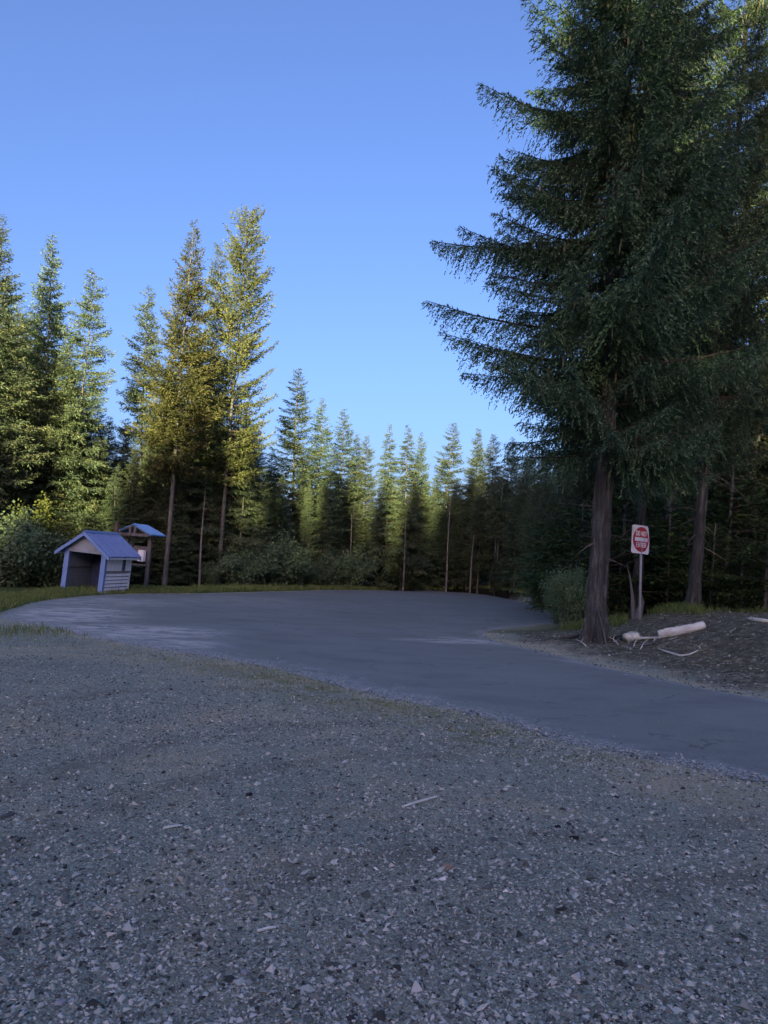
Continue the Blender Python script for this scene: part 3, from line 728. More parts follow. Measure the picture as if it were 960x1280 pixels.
# --- unseen wood added behind the camera to keep the clearing in shade
occ = []
def low_crown(rngn, H, R, nq):
    z = rngn.random(nq) ** 1.15 * H; h = z / H
    rr = R * (1 - h) ** .6 * np.sqrt(rngn.random(nq)) + .1
    az = rngn.random(nq) * 6.28
    c = np.stack([np.cos(az) * rr, np.sin(az) * rr, z], 1)
    u = nrmz(rngn.normal(size=(nq, 3))); v = nrmz(np.cross(u, rngn.normal(size=(nq, 3))))
    s = rngn.uniform(.18, .5, nq)[:, None]
    return np.stack([c - u * s, c + v * s * .7, c + u * s, c - v * s * .7], 1).reshape(-1, 3)
rg = np.random.default_rng(77)
dx, dy = math.sin(SUN_AZ), math.cos(SUN_AZ); ux, uy = math.cos(SUN_AZ), -math.sin(SUN_AZ)
def Hocc(u): return float(np.interp(u, [-80, -24, -20, -16, -12, -6, -1, 1, 8, 9.5, 14, 80], [19.5, 19.8, 20.6, 21.8, 23.4, 24.4, 24.8, 29, 29.5, 25.5, 24.5, 24.5]))  # treetop heights shaped by which crowns catch sun and which stay shaded
for row, tt in enumerate((-75, -80, -86)):
    u = -70 + row
    while u < 70:
        H = Hocc(u) * rg.uniform(.9, 1.08) + row * .6 * 0
        if abs(u + 19.5) < 1.1: H = 16  # low gap lets a sunbeam through to the left alder
        t = tt + rg.uniform(-1, 1)
        V = low_crown(rg, H, rg.uniform(2.4, 3.2), 2000)
        occ.append(V + np.array([dx * t + ux * u, dy * t + uy * u, 0])); u += rg.uniform(2.2, 3.2)
OV = np.concatenate(occ)
me = mesh_np('shade_woodland', OV, [np.arange(len(OV)).reshape(-1, 4)], attrs=dict(tint=np.repeat(rg.random(len(OV) // 4) * .8, 4)))
tag(link('shade_woodland', me, FOL), 'unseen conifer wood behind the camera, added to shade the clearing', 'shade_woodland', kind='stuff')

# ------------------------------------------------------------------ shrubs
def shrub_mesh(seed, H, R, nst, nl, leaf, mat, upright=.5):
    rg = np.random.default_rng(seed); m = MB(); r_ = random.Random(seed)
    ends = []
    for i in range(nst):
        az = r_.uniform(0, 6.28); rr = R * math.sqrt(r_.random()); hh = H * r_.uniform(.55, 1) * (1 - .35 * rr / R)
        p0 = Vector((math.cos(az) * rr * .2, math.sin(az) * rr * .2, -.05)); p3 = Vector((math.cos(az) * rr, math.sin(az) * rr, hh))
        p1 = p0.lerp(p3, .35) + Vector((r_.gauss(0, .05), r_.gauss(0, .05), .12 * H)); p2 = p0.lerp(p3, .7) + Vector((0, 0, .08 * H))
        m.tube([p0, p1, p2, p3], [.018, .013, .009, .003], 4, False); ends.append((p0, p1, p2, p3))
    E = np.array([[list(p) for p in e] for e in ends])
    si = rg.integers(0, nst, nl); t = rg.random(nl) ** .6 * 3 * .999; k = t.astype(int); f = (t - k)[:, None]
    c = E[si, k] * (1 - f) + E[si, np.minimum(k + 1, 3)] * f
    sd = rg.normal(0, 1, (nl, 3)) * np.array([R * .13, R * .13, H * .06]); c = c + sd
    u = nrmz(rg.normal(size=(nl, 3)) + np.array([0, 0, -.3])); v = nrmz(np.cross(u, rg.normal(size=(nl, 3)))); s = (leaf * rg.uniform(.6, 1.3, nl))[:, None]
    V = np.stack([c, c + u * s * .5 + v * s * .28, c + u * s, c + u * s * .5 - v * s * .28], 1).reshape(-1, 3)
    me = mesh_np('foliage', V, [np.arange(len(V)).reshape(-1, 4)], attrs=dict(tint=np.repeat(np.clip(rg.normal(.45, .22, nl), 0, 1), 4)))
    me.materials.append(mat)
    ms = bpy.data.meshes.new('stem'); ms.from_pydata([tuple(v) for v in m.v], [], m.f); ms.materials.append(BARK_LIMB)
    return dict(foliage=me, stem=ms)
SH = [shrub_mesh(31, 2.6, 1.5, 22, 7000, .13, LEAF), shrub_mesh(32, 2.6, 1.2, 18, 5000, .13, LEAF), shrub_mesh(33, 4.6, 1.5, 12, 6500, .15, LEAF_ALDER), shrub_mesh(34, 2.6, 1.2, 26, 16000, .085, LEAF)]
def shrub(i, px, Y, h, wd, label, group, name='willow_shrub', cat='shrub'):
    p = at(px, 730, Y); e = empty(name, (p.x, Y, th(p.x, Y) - .03)); s = h / (4.6 if i == 2 else 2.6)
    e.scale = (s * wd, s * wd, s); e.rotation_euler = (0, 0, px * 1.7)
    for k in ('stem', 'foliage'):
        o = bpy.data.objects.new(k, SH[i][k]); C.objects.link(o); o.parent = e
    tag(e, label, cat, group); return e
shrub(2, 52, 35.5, 5.0, 1.0, 'tall alder with bright yellow green leaves catching the sun left of the blue roofed shed', 'alders left of the shed', 'alder_shrub')
shrub(2, 28, 34.5, 3.6, 1.2, 'shaded alder at the left, between the photo edge and the sunlit alder', 'alders left of the shed', 'alder_shrub')
shrub(0, -4, 33, 3.6, 1.2, 'dark leafy bush cut by the left edge of the photo above the grass', 'alders left of the shed', 'leafy_bush')
shrub(0, 62, 34.5, 2.6, 1.0, 'low leafy bush directly left of the shed wall', 'alders left of the shed', 'leafy_bush')
shrub(0, 20, 33.5, 2.2, 1.1, 'low leafy bush rising from the grass at the far left', 'alders left of the shed', 'leafy_bush')
WG = 'pale willows at the wood edge'
for i, px, Y, h, wd, lab in [
    (0, 292, 47, 2.8, 1.1, 'leftmost pale willow bush below the tallest olive conifer'), (1, 316, 49, 3.6, 1.0, 'taller pale willow bush, second from the left at the wood edge'),
    (0, 340, 51, 4.0, 1.0, 'wide pale willow bush in front of thin trunks, third from the left'), (1, 362, 53, 2.9, 1.1, 'willow bush between the wide third one and the pair by the dark gap'),
    (0, 388, 55, 2.0, 1.2, 'lowest willow bush, left neighbour of the pair by the dark gap'), (1, 412, 56, 3.2, 1.1, 'left bush of the willow pair beside the dark gap in the far wood'),
    (0, 436, 57, 3.4, 1.0, 'right bush of the willow pair beside the dark gap in the far wood'), (1, 262, 46, 1.8, 1.1, 'small willow bush at the foot of the olive conifers'),
    (0, 646, 60, 1.2, 1.4, 'low bush behind the grass strip at the far right of the asphalt')]:
    shrub(i, px, Y, h, wd, lab, WG)
shrub(3, 716, 24.5, 2.3, .85, 'bright green leafy bush tucked against the left side of the massive fir trunk', 'bushes by the massive fir', 'leafy_bush')
shrub(3, 701, 27, 1.5, .9, 'lower leafy bush at the asphalt corner left of the bright green bush', 'bushes by the massive fir', 'leafy_bush')

# ------------------------------------------------------------------ grass, weeds
def blades(pts, h, wd, seed, tmean=.4):
    rg = np.random.default_rng(seed); n = len(pts); z = terrain(pts[:, 0], pts[:, 1])
    hh = h * rg.uniform(.45, 1.3, n); az = rg.random(n) * 6.28; wv = np.stack([np.cos(az), np.sin(az), np.zeros(n)], 1) * (wd * rg.uniform(.6, 1.4, n))[:, None]
    b = np.stack([pts[:, 0], pts[:, 1], z - .02], 1); lean = rg.normal(0, .3, (n, 2)) * hh[:, None]
    m = b.copy(); m[:, :2] += lean * .35; m[:, 2] += hh * .6
    t = b.copy(); t[:, :2] += lean; t[:, 2] += hh
    V = np.stack([b - wv, b + wv, m + wv * .7, t, m - wv * .7], 1).reshape(-1, 3)
    return V, np.repeat(np.clip(rg.normal(tmean, .22, n), 0, 1), 5)
rg = np.random.default_rng(5)
sets = []
def strip(px0, px1, Yfun, n, h, wd, seed, tm=.4, clump=0.35):
    px = rg.uniform(px0, px1, n); pg = np.linspace(px0, px1, 60); dg = np.array([Yfun(p) for p in pg])
    Yv = np.interp(px, pg, dg[:, 0]) + rg.random(n) * (np.interp(px, pg, dg[:, 1]) - np.interp(px, pg, dg[:, 0]))
    q = [ray(p, 735) for p in pg]; X = np.interp(px, pg, [a[0] / a[1] for a in q]) * Yv
    pts = np.stack([X, Yv], 1)
    keep = (~inside(pts, road_c)) & (seg_dist(pts, road_c) > .12) & (fbm(pts[:, 0] * .8, pts[:, 1] * .8, 44) > clump)
    sets.append(blades(pts[keep], h, wd, seed, tm))
roadY = lambda p: float(np.interp(p, [0, 45, 120, 240, 360, 430, 560, 600, 640, 698], [gp(x, y).y for x, y in [(0, 769), (45, 753), (120, 744), (240, 742), (360, 739), (430, 737.5), (560, 739.5), (600, 742), (640, 749), (698, 768)]]))
strip(-20, 240, lambda p: (roadY(p), roadY(p) + 6), 24000, .17, .008, 1, .5, .3)
strip(60, 330, lambda p: (roadY(p) + 1.2, roadY(p) + 5), 8000, .26, .010, 2, .42)
strip(240, 470, lambda p: (roadY(p), roadY(p) + 6), 12000, .26, .014, 3, .45, .3)
strip(470, 720, lambda p: (roadY(p), roadY(p) + 7), 9000, .25, .016, 4, .5, .35)
strip(-30, 60, lambda p: (20.5, 28), 16000, .13, .007, 5, .5, .46)
strip(700, 880, lambda p: (20.8, 25), 4500, .24, .008, 6, .35, .5)
strip(860, 1000, lambda p: (20.5, 25), 1500, .18, .008, 16, .35, .5)
def patch(px, py, rx, ry, n, h, wd, seed, tm=.55):
    c = gp(px, py); pts = np.stack([c.x + rg.normal(0, rx, n), c.y + rg.normal(0, ry, n)], 1)
    k = ~inside(pts, road_c); sets.append(blades(pts[k], h, wd, seed, tm))
patch(18, 791, .6, .6, 420, .13, .006, 7); patch(72, 789, .7, .5, 420, .12, .006, 8); patch(45, 800, 1.2, .4, 260, .07, .005, 9)
for i, (px, py, n_) in enumerate([(345, 836, 500), (385, 850, 700), (470, 862, 450), (430, 862, 400), (500, 884, 420), (545, 892, 260), (590, 900, 200), (640, 912, 120), (350, 862, 250), (890, 992, 120), (300, 838, 350), (250, 828, 250), (330, 845, 500), (460, 880, 500), (600, 912, 220)]):
    patch(px, py, .6, .25, int(n_ * 1.6), .045, .0035, 60 + i, .72)
patch(325, 1016, .05, .015, 60, .03, .002, 90, .5); patch(222, 985, .04, .02, 40, .03, .002, 91, .5); patch(495, 1030, .02, .05, 30, .03, .002, 92, .5)
GV = np.concatenate([s[0] for s in sets]); GT = np.concatenate([s[1] for s in sets])
me = mesh_np('grass', GV, [np.arange(len(GV)).reshape(-1, 5)], attrs=dict(tint=GT))
tag(link('grass', me, GRASS), 'green grass and thin weeds along the verges and gravel edge', 'grass', kind='stuff')

# ------------------------------------------------------------------ gravel stones
def stones(n, rmin, rmax, a0, a1, s0, s1, seed, only=None, tm=.45):
    rg = np.random.default_rng(seed)
    r = np.exp(rg.uniform(math.log(rmin), math.log(rmax), n)); a = np.radians(rg.uniform(a0, a1, n))
    x = np.sin(a) * r; y = np.cos(a) * r; P = np.stack([x, y], 1)
    ri = inside(P, road_c); rd_ = seg_dist(P, road_c); k = (~ri) | (rd_ < rg.exponential(.14, len(P)))
    if only is not None: k &= only(P)
    P = P[k]; n = len(P); s = np.exp(rg.uniform(math.log(s0), math.log(s1), n)) * (1 + .0 * P[:, 1])
    z = np.where(ri[k], .012, terrain(P[:, 0], P[:, 1]))
    oc = np.array([[1, 0, 0], [0, 1, 0], [-1, 0, 0], [0, -1, 0], [0, 0, 1], [0, 0, -1]], float)
    V = oc[None] * rg.uniform(.6, 1.25, (n, 6, 1)) + rg.normal(0, .22, (n, 6, 3))
    V = V * (s[:, None, None]) * np.stack([np.ones(n), rg.uniform(.55, 1, n), rg.uniform(.35, .75, n)], 1)[:, None, :]
    az = rg.random(n) * 6.28; c, s_ = np.cos(az)[:, None], np.sin(az)[:, None]
    X = V[..., 0] * c - V[..., 1] * s_; Y = V[..., 0] * s_ + V[..., 1] * c
    tl = rg.normal(0, .3, n)[:, None]; Z = V[..., 2] + X * tl
    V = np.stack([X + P[:, 0:1], Y + P[:, 1:2], Z + (z + s * .12)[:, None]], -1).reshape(-1, 3)
    f = np.array([[0, 1, 4], [1, 2, 4], [2, 3, 4], [3, 0, 4], [1, 0, 5], [2, 1, 5], [3, 2, 5], [0, 3, 5]])
    Fc = (np.arange(n)[:, None, None] * 6 + f[None]).reshape(-1, 3)
    tint = np.clip(rg.normal(tm + .03, .30, n), 0, .88) ; tint[rg.random(n) < .003] = 1.0
    return V, Fc, np.repeat(tint, 6)
bank_only = lambda P: (P[:, 0] > 2.5) & (P[:, 1] > 9.5) & (P[:, 1] < 23)
near_only = lambda P: ~((P[:, 0] > 2.2) & (P[:, 1] > 9.8)) & (P[:, 1] < 20)
parts_ = [stones(95000, 2.2, 9, -40, 40, .0035, .011, 1, near_only), stones(34000, 2.2, 14, -40, 40, .008, .019, 2, near_only), stones(26000, 7, 19, -38, 30, .008, .02, 3, near_only),
          stones(2200, 2.2, 15, -38, 38, .016, .034, 4, near_only, .45), stones(9000, 10, 23, 5, 40, .010, .035, 5, bank_only, .3)]
o_ = 0; SV = []; SF = []; ST = []
for V, Fc, T in parts_:
    SV.append(V); SF.append(Fc + o_); ST.append(T); o_ += len(V)
me = mesh_np('gravel', np.concatenate(SV), [np.concatenate(SF)], attrs=dict(tint=np.concatenate(ST)))
tag(link('gravel', me, STONE), 'loose grey crushed gravel covering the clearing', 'gravel', kind='stuff')

# ------------------------------------------------------------------ shed
BLUE = mat_paint('blue painted metal', (.17, .28, .52), (.10, .16, .30), 5, .6, .5)
BLUE_D = mat_paint('dark blue painted boards', (.05, .08, .17), (.03, .045, .09), 5, .7, .5)
WHITE = mat_paint('weathered white siding', (.76, .80, .82), (.50, .52, .52), 5, .7, .45)
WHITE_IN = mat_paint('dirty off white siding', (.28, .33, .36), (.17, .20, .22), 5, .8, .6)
TRIM = mat_paint('grey trim', (.16, .16, .17), (.07, .07, .08), 6, .8, .5)
g0 = at(124, 738, 33.0)
shed = empty('roadside_shed'); shed.scale = (.90, .95, .95); shed.location = ((g0.x - .78) * 32 / 33.4, 31.6, -.03); shed.rotation_euler = (math.radians(1.0), math.radians(3.4), math.radians(-12))
tag(shed, 'small white sided shed with blue metal gable roof and open front, leaning on the grass', 'shed')
W, D, HE, RISE = 2.1, 2.15, 1.86, .74
# local: x along the front (right positive), y into depth, origin at the front right corner post
def X(v): return v - W / 2 + .0
def siding(mb, x0, x1, y, z0, z1, out, axis='x', h=.15):
    z = z0
    while z < z1 - .02:
        zt = min(z + h, z1)
        if axis == 'x':
            mb.prism([(0, 0)], 0, 0) if False else None
        rot = Matrix.Rotation(math.radians(11 * out), 3, 'X' if axis == 'x' else 'Y')
        if axis == 'x': mb.box(((x0 + x1) / 2, y, (z + zt) / 2), (x1 - x0, .02, zt - z - .032), rot)
        else: mb.box((y, (x0 + x1) / 2, (z + zt) / 2), (.02, x1 - x0, zt - z - .032), rot)
        z += h
wr = MB(); wr.box((W / 2 - .05, D / 2 + .02, HE / 2), (.03, D - .20, HE)); wr.build('right_wall', TRIM, shed)
wro = bpy.data.objects[-1] if False else None
sd_ = MB(); siding(sd_, .10, D - .09, W / 2 - .012, .02, 1.0, -1, 'y', .155); sd_.build('siding', WHITE, shed)
sd_ = MB(); siding(sd_, .10, D - .09, -W / 2 + .085, .02, 1.0, 1, 'y', .155); sd_.build('siding', WHITE_IN, shed)
pn = MB(); pn.box((W / 2 - .018, .10 + .65, 1.42), (.022, 1.28, .78)); pn.box((W / 2 - .018, D - .28, 1.42), (.022, .38, .78)); pn.build('board_panel', WHITE, shed)
gapm = MB(); gapm.box((W / 2 - .022, D - .53, 1.43), (.03, .10, .66)); gapm.build('window_slot', BLUE_D, shed)
rl = MB(); rl.box((W / 2 + .005, D / 2 + .01, 1.015), (.05, D - .18, .05)); rl.box((-W / 2 + .10, D / 2 + .01, 1.015), (.05, D - .18, .05)); rl.build('ledge', TRIM, shed)
wl = MB(); wl.box((-W / 2 + .05, D / 2 + .02, HE / 2), (.03, D - .20, HE)); wl.build('left_wall', WHITE_IN, shed)
wb = MB(); wb.box((0, D - .045, HE / 2), (W - .02, .05, HE)); wb.box((.42, D - .085, .92), (1.2, .03, 1.80)); wb.build('back_wall', BLUE_D, shed)
for sx in (-1, 1):
    p = MB(); p.box((sx * (W / 2 - .11), .05, HE / 2), (.235, .11, HE)); p.box((sx * (W / 2 - .015), .13, HE / 2), (.045, .05, HE)); p.build('corner_post', BLUE, shed, bevel=.006)
for sx in (-1, 1):
    p = MB(); p.box((sx * (W / 2 - .02), D - .05, HE / 2), (.05, .09, HE)); p.build('corner_trim', WHITE, shed)
for y0 in (.02, D - .08):
    gb = MB(); gb.prism([(-W / 2 + .02, HE - .13), (W / 2 - .02, HE - .13), (W / 2 - .02, HE), (0, HE + RISE - .03), (-W / 2 + .02, HE)], y0, y0 + .05); gb.build('gable', WHITE_IN, shed)
OV_, OF = .33, .26
sl_ = math.atan2(RISE, W / 2); hw = W / 2 + OV_
rf = empty('tmp') if False else None
def roof_panel(sign, hw, rise_, z0, y0, y1, rib=.20, th_=.035, ribh=.045):
    # corrugated sheet from ridge (x=0) down to the eave, ribs run down the slope
    vs = []; fs = []; ys = []; y = y0
    while y < y1 - 1e-6:
        ys += [(y, 0), (y + rib * .68, 0), (y + rib * .76, ribh), (y + rib * .92, ribh)]; y += rib
    ys.append((y1, 0)); ys = [q for q in ys if q[0] <= y1 + 1e-6]
    m = MB(); n = len(ys); dn = rise_ / hw
    nx, nz = math.sin(math.atan(dn)), math.cos(math.atan(dn))
    for layer in (0, -th_):
        for (xx) in (0.0, hw):
            for (yy, hh) in ys:
                m.v.append(Vector((sign * (xx + nx * (hh + layer) * (1 if xx else 0)), yy, z0 - dn * xx + nz * (hh + layer))))
    for i in range(n - 1):
        m.f.append((i, i + 1, n + i + 1, n + i)); m.f.append((2 * n + i, 3 * n + i, 3 * n + i + 1, 2 * n + i + 1))
        m.f.append((n + i, n + i + 1, 3 * n + i + 1, 3 * n + i)); m.f.append((i, 2 * n + i, 2 * n + i + 1, i + 1))
    m.f.append((0, n, 3 * n, 2 * n)); m.f.append((n - 1, 3 * n - 1, 4 * n - 1, 2 * n - 1))
    return m
slope_ = RISE / (W / 2); fullr = slope_ * hw
roof = roof_panel(1, hw, fullr, HE + RISE + .06, -OF, D + .22, .19)
r2 = roof_panel(-1, hw, fullr, HE + RISE + .06, -OF, D + .22, .19)
for f in r2.f: roof.f.append(tuple(len(roof.v) + i for i in f))
roof.v += r2.v
rob = roof.build('roof', BLUE, shed)
cap = MB(); cap.prism([(-.13, HE + RISE + .02), (0, HE + RISE + .105), (.13, HE + RISE + .02), (0, HE + RISE + .08)], -OF - .01, D + .23); cap.build('ridge_cap', BLUE, rob)
for s_ in (-1, 1):
    zr = HE + RISE + .045
    for yy in (-OF - .025, D + .225):
        rk = MB(); rk.prism([(0, zr), (s_ * hw, zr - fullr), (s_ * hw, zr - fullr - .15), (0, zr - .17)], yy, yy + .025); rk.build('rake_board', BLUE, rob)
for s_ in (-1, 1):
    ev = MB(); ev.box((s_ * (hw - .02), D / 2, HE + RISE - fullr - .02), (.02, D + .3, .06)); ev.build('eave_trim', WHITE, rob)
fl_ = MB(); fl_.box((0, D / 2, .02), (W - .1, D - .1, .06)); fl_.build('floor', TRIM, shed)

# kiosk behind the shed
kp = at(168, 733, 37.5)
kio = empty('notice_kiosk', (kp.x, 37.5, 0), (0, math.radians(1.5), math.radians(-22)))
tag(kio, 'open notice kiosk with small blue gable roof on grey posts behind the shed', 'kiosk')
kr = roof_panel(1, 1.12, .46, 3.12, -.55, .65, .18)
k2 = roof_panel(-1, 1.12, .46, 3.12, -.55, .65, .18)
for f in k2.f: kr.f.append(tuple(len(kr.v) + i for i in f))
kr.v += k2.v
KBL = mat_paint('bright blue sheet metal', (.15, .34, .62), (.09, .2, .38), 5, .4, .4)
krf = kr.build('roof', KBL, kio)
for yy in (-.5, .55):
    b_ = MB(); b_.box((0, yy, 2.62), (1.9, .07, .13)); b_.build('tie_beam', WOOD_GREY, kio)
    for s_ in (-1, 1):
        rr_ = MB(); rr_.tube([(0, yy, 3.05), (s_ * 1.08, yy, 2.60)], .045, 4); rr_.build('rafter', WOOD_GREY, krf)
for xx in (-.14, .14):
    b_ = MB(); b_.box((xx, -.49, 2.80), (.11, .12, .52)); b_.build('king_post', WOOD_GREY, kio)
for (xx, yy) in ((-.70, 0.02), (.70, 0.02), (.52, .14), (-.52, .14)):
    b_ = MB(); b_.box((xx, yy, 1.26), (.11, .11, 2.6)); b_.build('leg', WOOD_GREY, kio, bevel=.01)
b_ = MB(); b_.box((.1, .10, 1.72), (.9, .05, .72)); b_.build('notice_board', WOOD_GREY, kio)
b_ = MB(); b_.box((0, .0, 1.18), (1.25, .14, .08)); b_.build('shelf', WOOD_GREY, kio)
b_ = MB(); b_.box((.34, -.10, 1.62), (.36, .22, .56)); b_.build('white_box', WHITE, kio, bevel=.03)
# wooden post behind the roof
pp = at(137, 735, 36.5); m = MB(); r_ = random.Random(3)
m.tube([(pp.x, 36.5, -.1), (pp.x + .04, 36.5, 1.2), (pp.x + .12, 36.5, 3.1)], [.12, .11, .105], 12, True, .06, r_)
tag(m.build('wooden_post', mat_bark('brown post', (.05, .035, .028), (.11, .08, .065), (.20, .15, .12), 10, .01)), 'round brown wooden post standing up just behind the shed roof', 'post')

# ------------------------------------------------------------------ sign
RED = mat_paint('faded red sheeting', (.40, .012, .018), (.26, .05, .065), 2.2, .45, .8, .4, (1, 1, 1))
SWHITE = mat_paint('white sheeting', (.72, .73, .75), (.45, .42, .42), 4, .45, .6, .4, (1, 1, 1))
STEEL = mat_paint('galvanised steel', (.30, .32, .34), (.18, .19, .20), 8, .45, .5, .5)
SY = 21.0
sp_ = at(799.5, 776, SY); gz_ = th(sp_.x, SY)
sg = empty('road_sign', (sp_.x, SY, gz_)); sg.rotation_euler = (0, 0, 0)
ptop = at(802, 660, SY); zt = ptop.z - gz_; ltx = (ptop.x - sp_.x) / zt
tag(sg, 'red and white square do not enter sign on a steel post beside the massive fir', 'road sign')
m = MB(); m.tube([(-.01 * 0, 0, -.3), (ltx * zt * .5, 0, zt * .5), (ltx * zt, 0, zt)], .033, 10); m.build('post', STEEL, sg, smooth=True)
pc = at(800.2, 674.5, SY)
plate_c = Vector((pc.x - sp_.x, 0, pc.z - gz_))
def plate_xf(u, v, off):                     # u right, v up on the face; the plate is bent back along its edges
    yaw = math.radians(-35)
    bendy = .03 * (abs(u) / .38) ** 2.2 + .05 * max(0, u - .22) / .16 * max(0, v) / .38
    # the face is turned to the right of the camera, towards the road
    ru = Vector((math.cos(yaw), -math.sin(yaw), 0)); nn = Vector((-math.sin(yaw), -math.cos(yaw), 0))
    return plate_c + ru * u + Vector((.02 * v, 0, v - .02 * u)) + nn * (.045 + off - bendy)
def grid_plate(name, mask_poly, off, mat, parent, N=24, thick=.004):
    """polygon in (u,v) filled as horizontal strips so that it follows the bent plate"""
    m = MB(); vs = sorted(set([p[1] for p in mask_poly])); v0, v1 = vs[0], vs[-1]
    def span(v):
        xs = []
        for i in range(len(mask_poly)):
            a = mask_poly[i]; b = mask_poly[(i + 1) % len(mask_poly)]
            if (a[1] > v) != (b[1] > v): xs.append(a[0] + (v - a[1]) * (b[0] - a[0]) / (b[1] - a[1]))
        return min(xs), max(xs)
    rows = []
    for i in range(N + 1):
        v = v0 + (v1 - v0) * (1e-4 + (1 - 2e-4) * i / N); a, b = span(v); rows.append([(a + (b - a) * j / 12, v) for j in range(13)])
    for off_ in (off, off - thick):
        for r_ in rows:
            for (u, v) in r_: m.v.append(plate_xf(u, v, off_))
    n1 = (N + 1) * 13
    for i in range(N):
        for j in range(12):
            a = i * 13 + j; m.f.append((a, a + 1, a + 14, a + 13)); m.f.append((n1 + a, n1 + a + 13, n1 + a + 14, n1 + a + 1))
    for i in range(N):
        for a in (i * 13, i * 13 + 12): m.f.append((a, a + 13, n1 + a + 13, n1 + a))
    for a in list(range(12)) + list(range(N * 13, N * 13 + 12)): m.f.append((a, a + 1, n1 + a + 1, n1 + a))
    return m.build(name, mat, parent)
S_ = .385; rc = .05; sq = []
for cx, cy, a0 in ((S_ - rc, S_ - rc, 0), (-S_ + rc, S_ - rc, 90), (-S_ + rc, -S_ + rc, 180), (S_ - rc, -S_ + rc, 270)):
    for k in range(5): an = math.radians(a0 + k * 22.5); sq.append((cx + rc * math.cos(an), cy + rc * math.sin(an)))
pl = grid_plate('sign_plate', sq, 0, SWHITE, sg)
disc = [(.345 * math.cos(math.radians(k * 7.5 + 1)), .345 * math.sin(math.radians(k * 7.5 + 1))) for k in range(48)]
grid_plate('red_disc', disc, .005, RED, pl, 36, .003)
grid_plate('white_bar', [(-.275, -.05), (.275, -.05), (.275, .055), (-.275, .055)], .009, SWHITE, pl, 6, .003)
def letters(txt, u0, v0, hgt, wid):
    G = {'D': [((0, 0), (0, 1)), ((0, 1), (.65, 1)), ((.65, 1), (1, .7)), ((1, .7), (1, .3)), ((1, .3), (.65, 0)), ((.65, 0), (0, 0))],
         'O': [((.25, 0), (.75, 0)), ((.75, 0), (1, .25)), ((1, .25), (1, .75)), ((1, .75), (.75, 1)), ((.75, 1), (.25, 1)), ((.25, 1), (0, .75)), ((0, .75), (0, .25)), ((0, .25), (.25, 0))],
         'N': [((0, 0), (0, 1)), ((0, 1), (1, 0)), ((1, 0), (1, 1))], 'T': [((0, 1), (1, 1)), ((.5, 1), (.5, 0))],
         'E': [((0, 0), (0, 1)), ((0, 1), (1, 1)), ((0, .5), (.8, .5)), ((0, 0), (1, 0))],
         'R': [((0, 0), (0, 1)), ((0, 1), (.8, 1)), ((.8, 1), (1, .8)), ((1, .8), (.8, .5)), ((.8, .5), (0, .5)), ((.5, .5), (1, 0))]}
    m = MB(); u = u0
    for ch in txt:
        if ch == ' ': u += wid * .7; continue
        for (a, b) in G[ch]:
            p = Vector((u + a[0] * wid * .72, v0 + a[1] * hgt)); q_ = Vector((u + b[0] * wid * .72, v0 + b[1] * hgt)); d = (q_ - p).normalized(); nn = Vector((-d.y, d.x)) * .0105; p = p - d * .008; q_ = q_ + d * .008
            n0 = len(m.v)
            for off in (.0095 + .0004 * len(m.f) * .01, .006):
                for c_ in (p + nn, q_ + nn, q_ - nn, p - nn): m.v.append(plate_xf(c_.x, c_.y, off))
            m.f += [(n0, n0 + 1, n0 + 2, n0 + 3), (n0 + 7, n0 + 6, n0 + 5, n0 + 4), (n0, n0 + 4, n0 + 5, n0 + 1), (n0 + 1, n0 + 5, n0 + 6, n0 + 2), (n0 + 2, n0 + 6, n0 + 7, n0 + 3), (n0 + 3, n0 + 7, n0 + 4, n0)]
        u += wid
    return m
letters('DO NOT', -.235, .105, .115, .083).build('lettering', SWHITE, pl)
letters('ENTER', -.215, -.205, .115, .088).build('lettering', SWHITE, pl)

# ------------------------------------------------------------------ fallen wood on the bank
r_ = random.Random(12)
def resamp(pts, rad):
    P_ = []; R_2 = []
    for i in range(len(pts) - 1):
        for k in range(5):
            P_.append(pts[i].lerp(pts[i + 1], k / 5) + Vector((r_.gauss(0, 1), r_.gauss(0, 1), r_.gauss(0, 1))) * rad[i] * .07); R_2.append((rad[i] + (rad[i + 1] - rad[i]) * k / 5) * r_.uniform(.96, 1.05))
    P_.append(pts[-1]); R_2.append(rad[-1] * .95)
    return P_, R_2
def fallen(name, pxs, rad, mat, label, cat, group=None, seg=10, lift=.0, jit=.08, smooth=True):
    pts = []
    for (px, py, Y) in pxs:
        p = at(px, py, Y); pts.append(Vector((p.x, Y, th(p.x, Y) + lift)))
    o0 = pts[0].copy(); m = MB(); m.tube(*resamp([p - o0 for p in pts], rad), seg, True, jit, r_)
    o = m.build(name, mat, smooth=smooth); o.location = o0; tag(o, label, cat, group); return o
def ptY(px, py):     # march the ray to the terrain
    d = ray(px, py); d = d / d[1]
    Y = np.linspace(3, 30, 541); hit = np.nonzero(CAM_H + d[2] * Y <= terrain(d[0] * Y, Y))[0]
    return (px, py, float(Y[hit[0]]) if len(hit) else 20.0)
fallen('fallen_log', [ptY(824, 797), ptY(838, 795), ptY(852, 792), ptY(866, 789), ptY(879, 786)], [.095, .11, .105, .10, .09], WOOD_PALE, 'longest bleached log lying on the dirt bank right of the sign post', 'log', 'bleached fallen wood', 14, .07)
fallen('fallen_log', [ptY(782, 802), ptY(790, 800), ptY(799, 798)], [.11, .12, .09], WOOD_PALE, 'short thick bleached log end beside the foot of the massive fir', 'log', 'bleached fallen wood', 12, .07)
fallen('fallen_branch', [ptY(798, 801), ptY(812, 800), ptY(826, 800)], [.03, .03, .02], WOOD_PALE, 'thin pale stick lying between the short log and the long log', 'branch', 'bleached fallen wood', 6, .04)
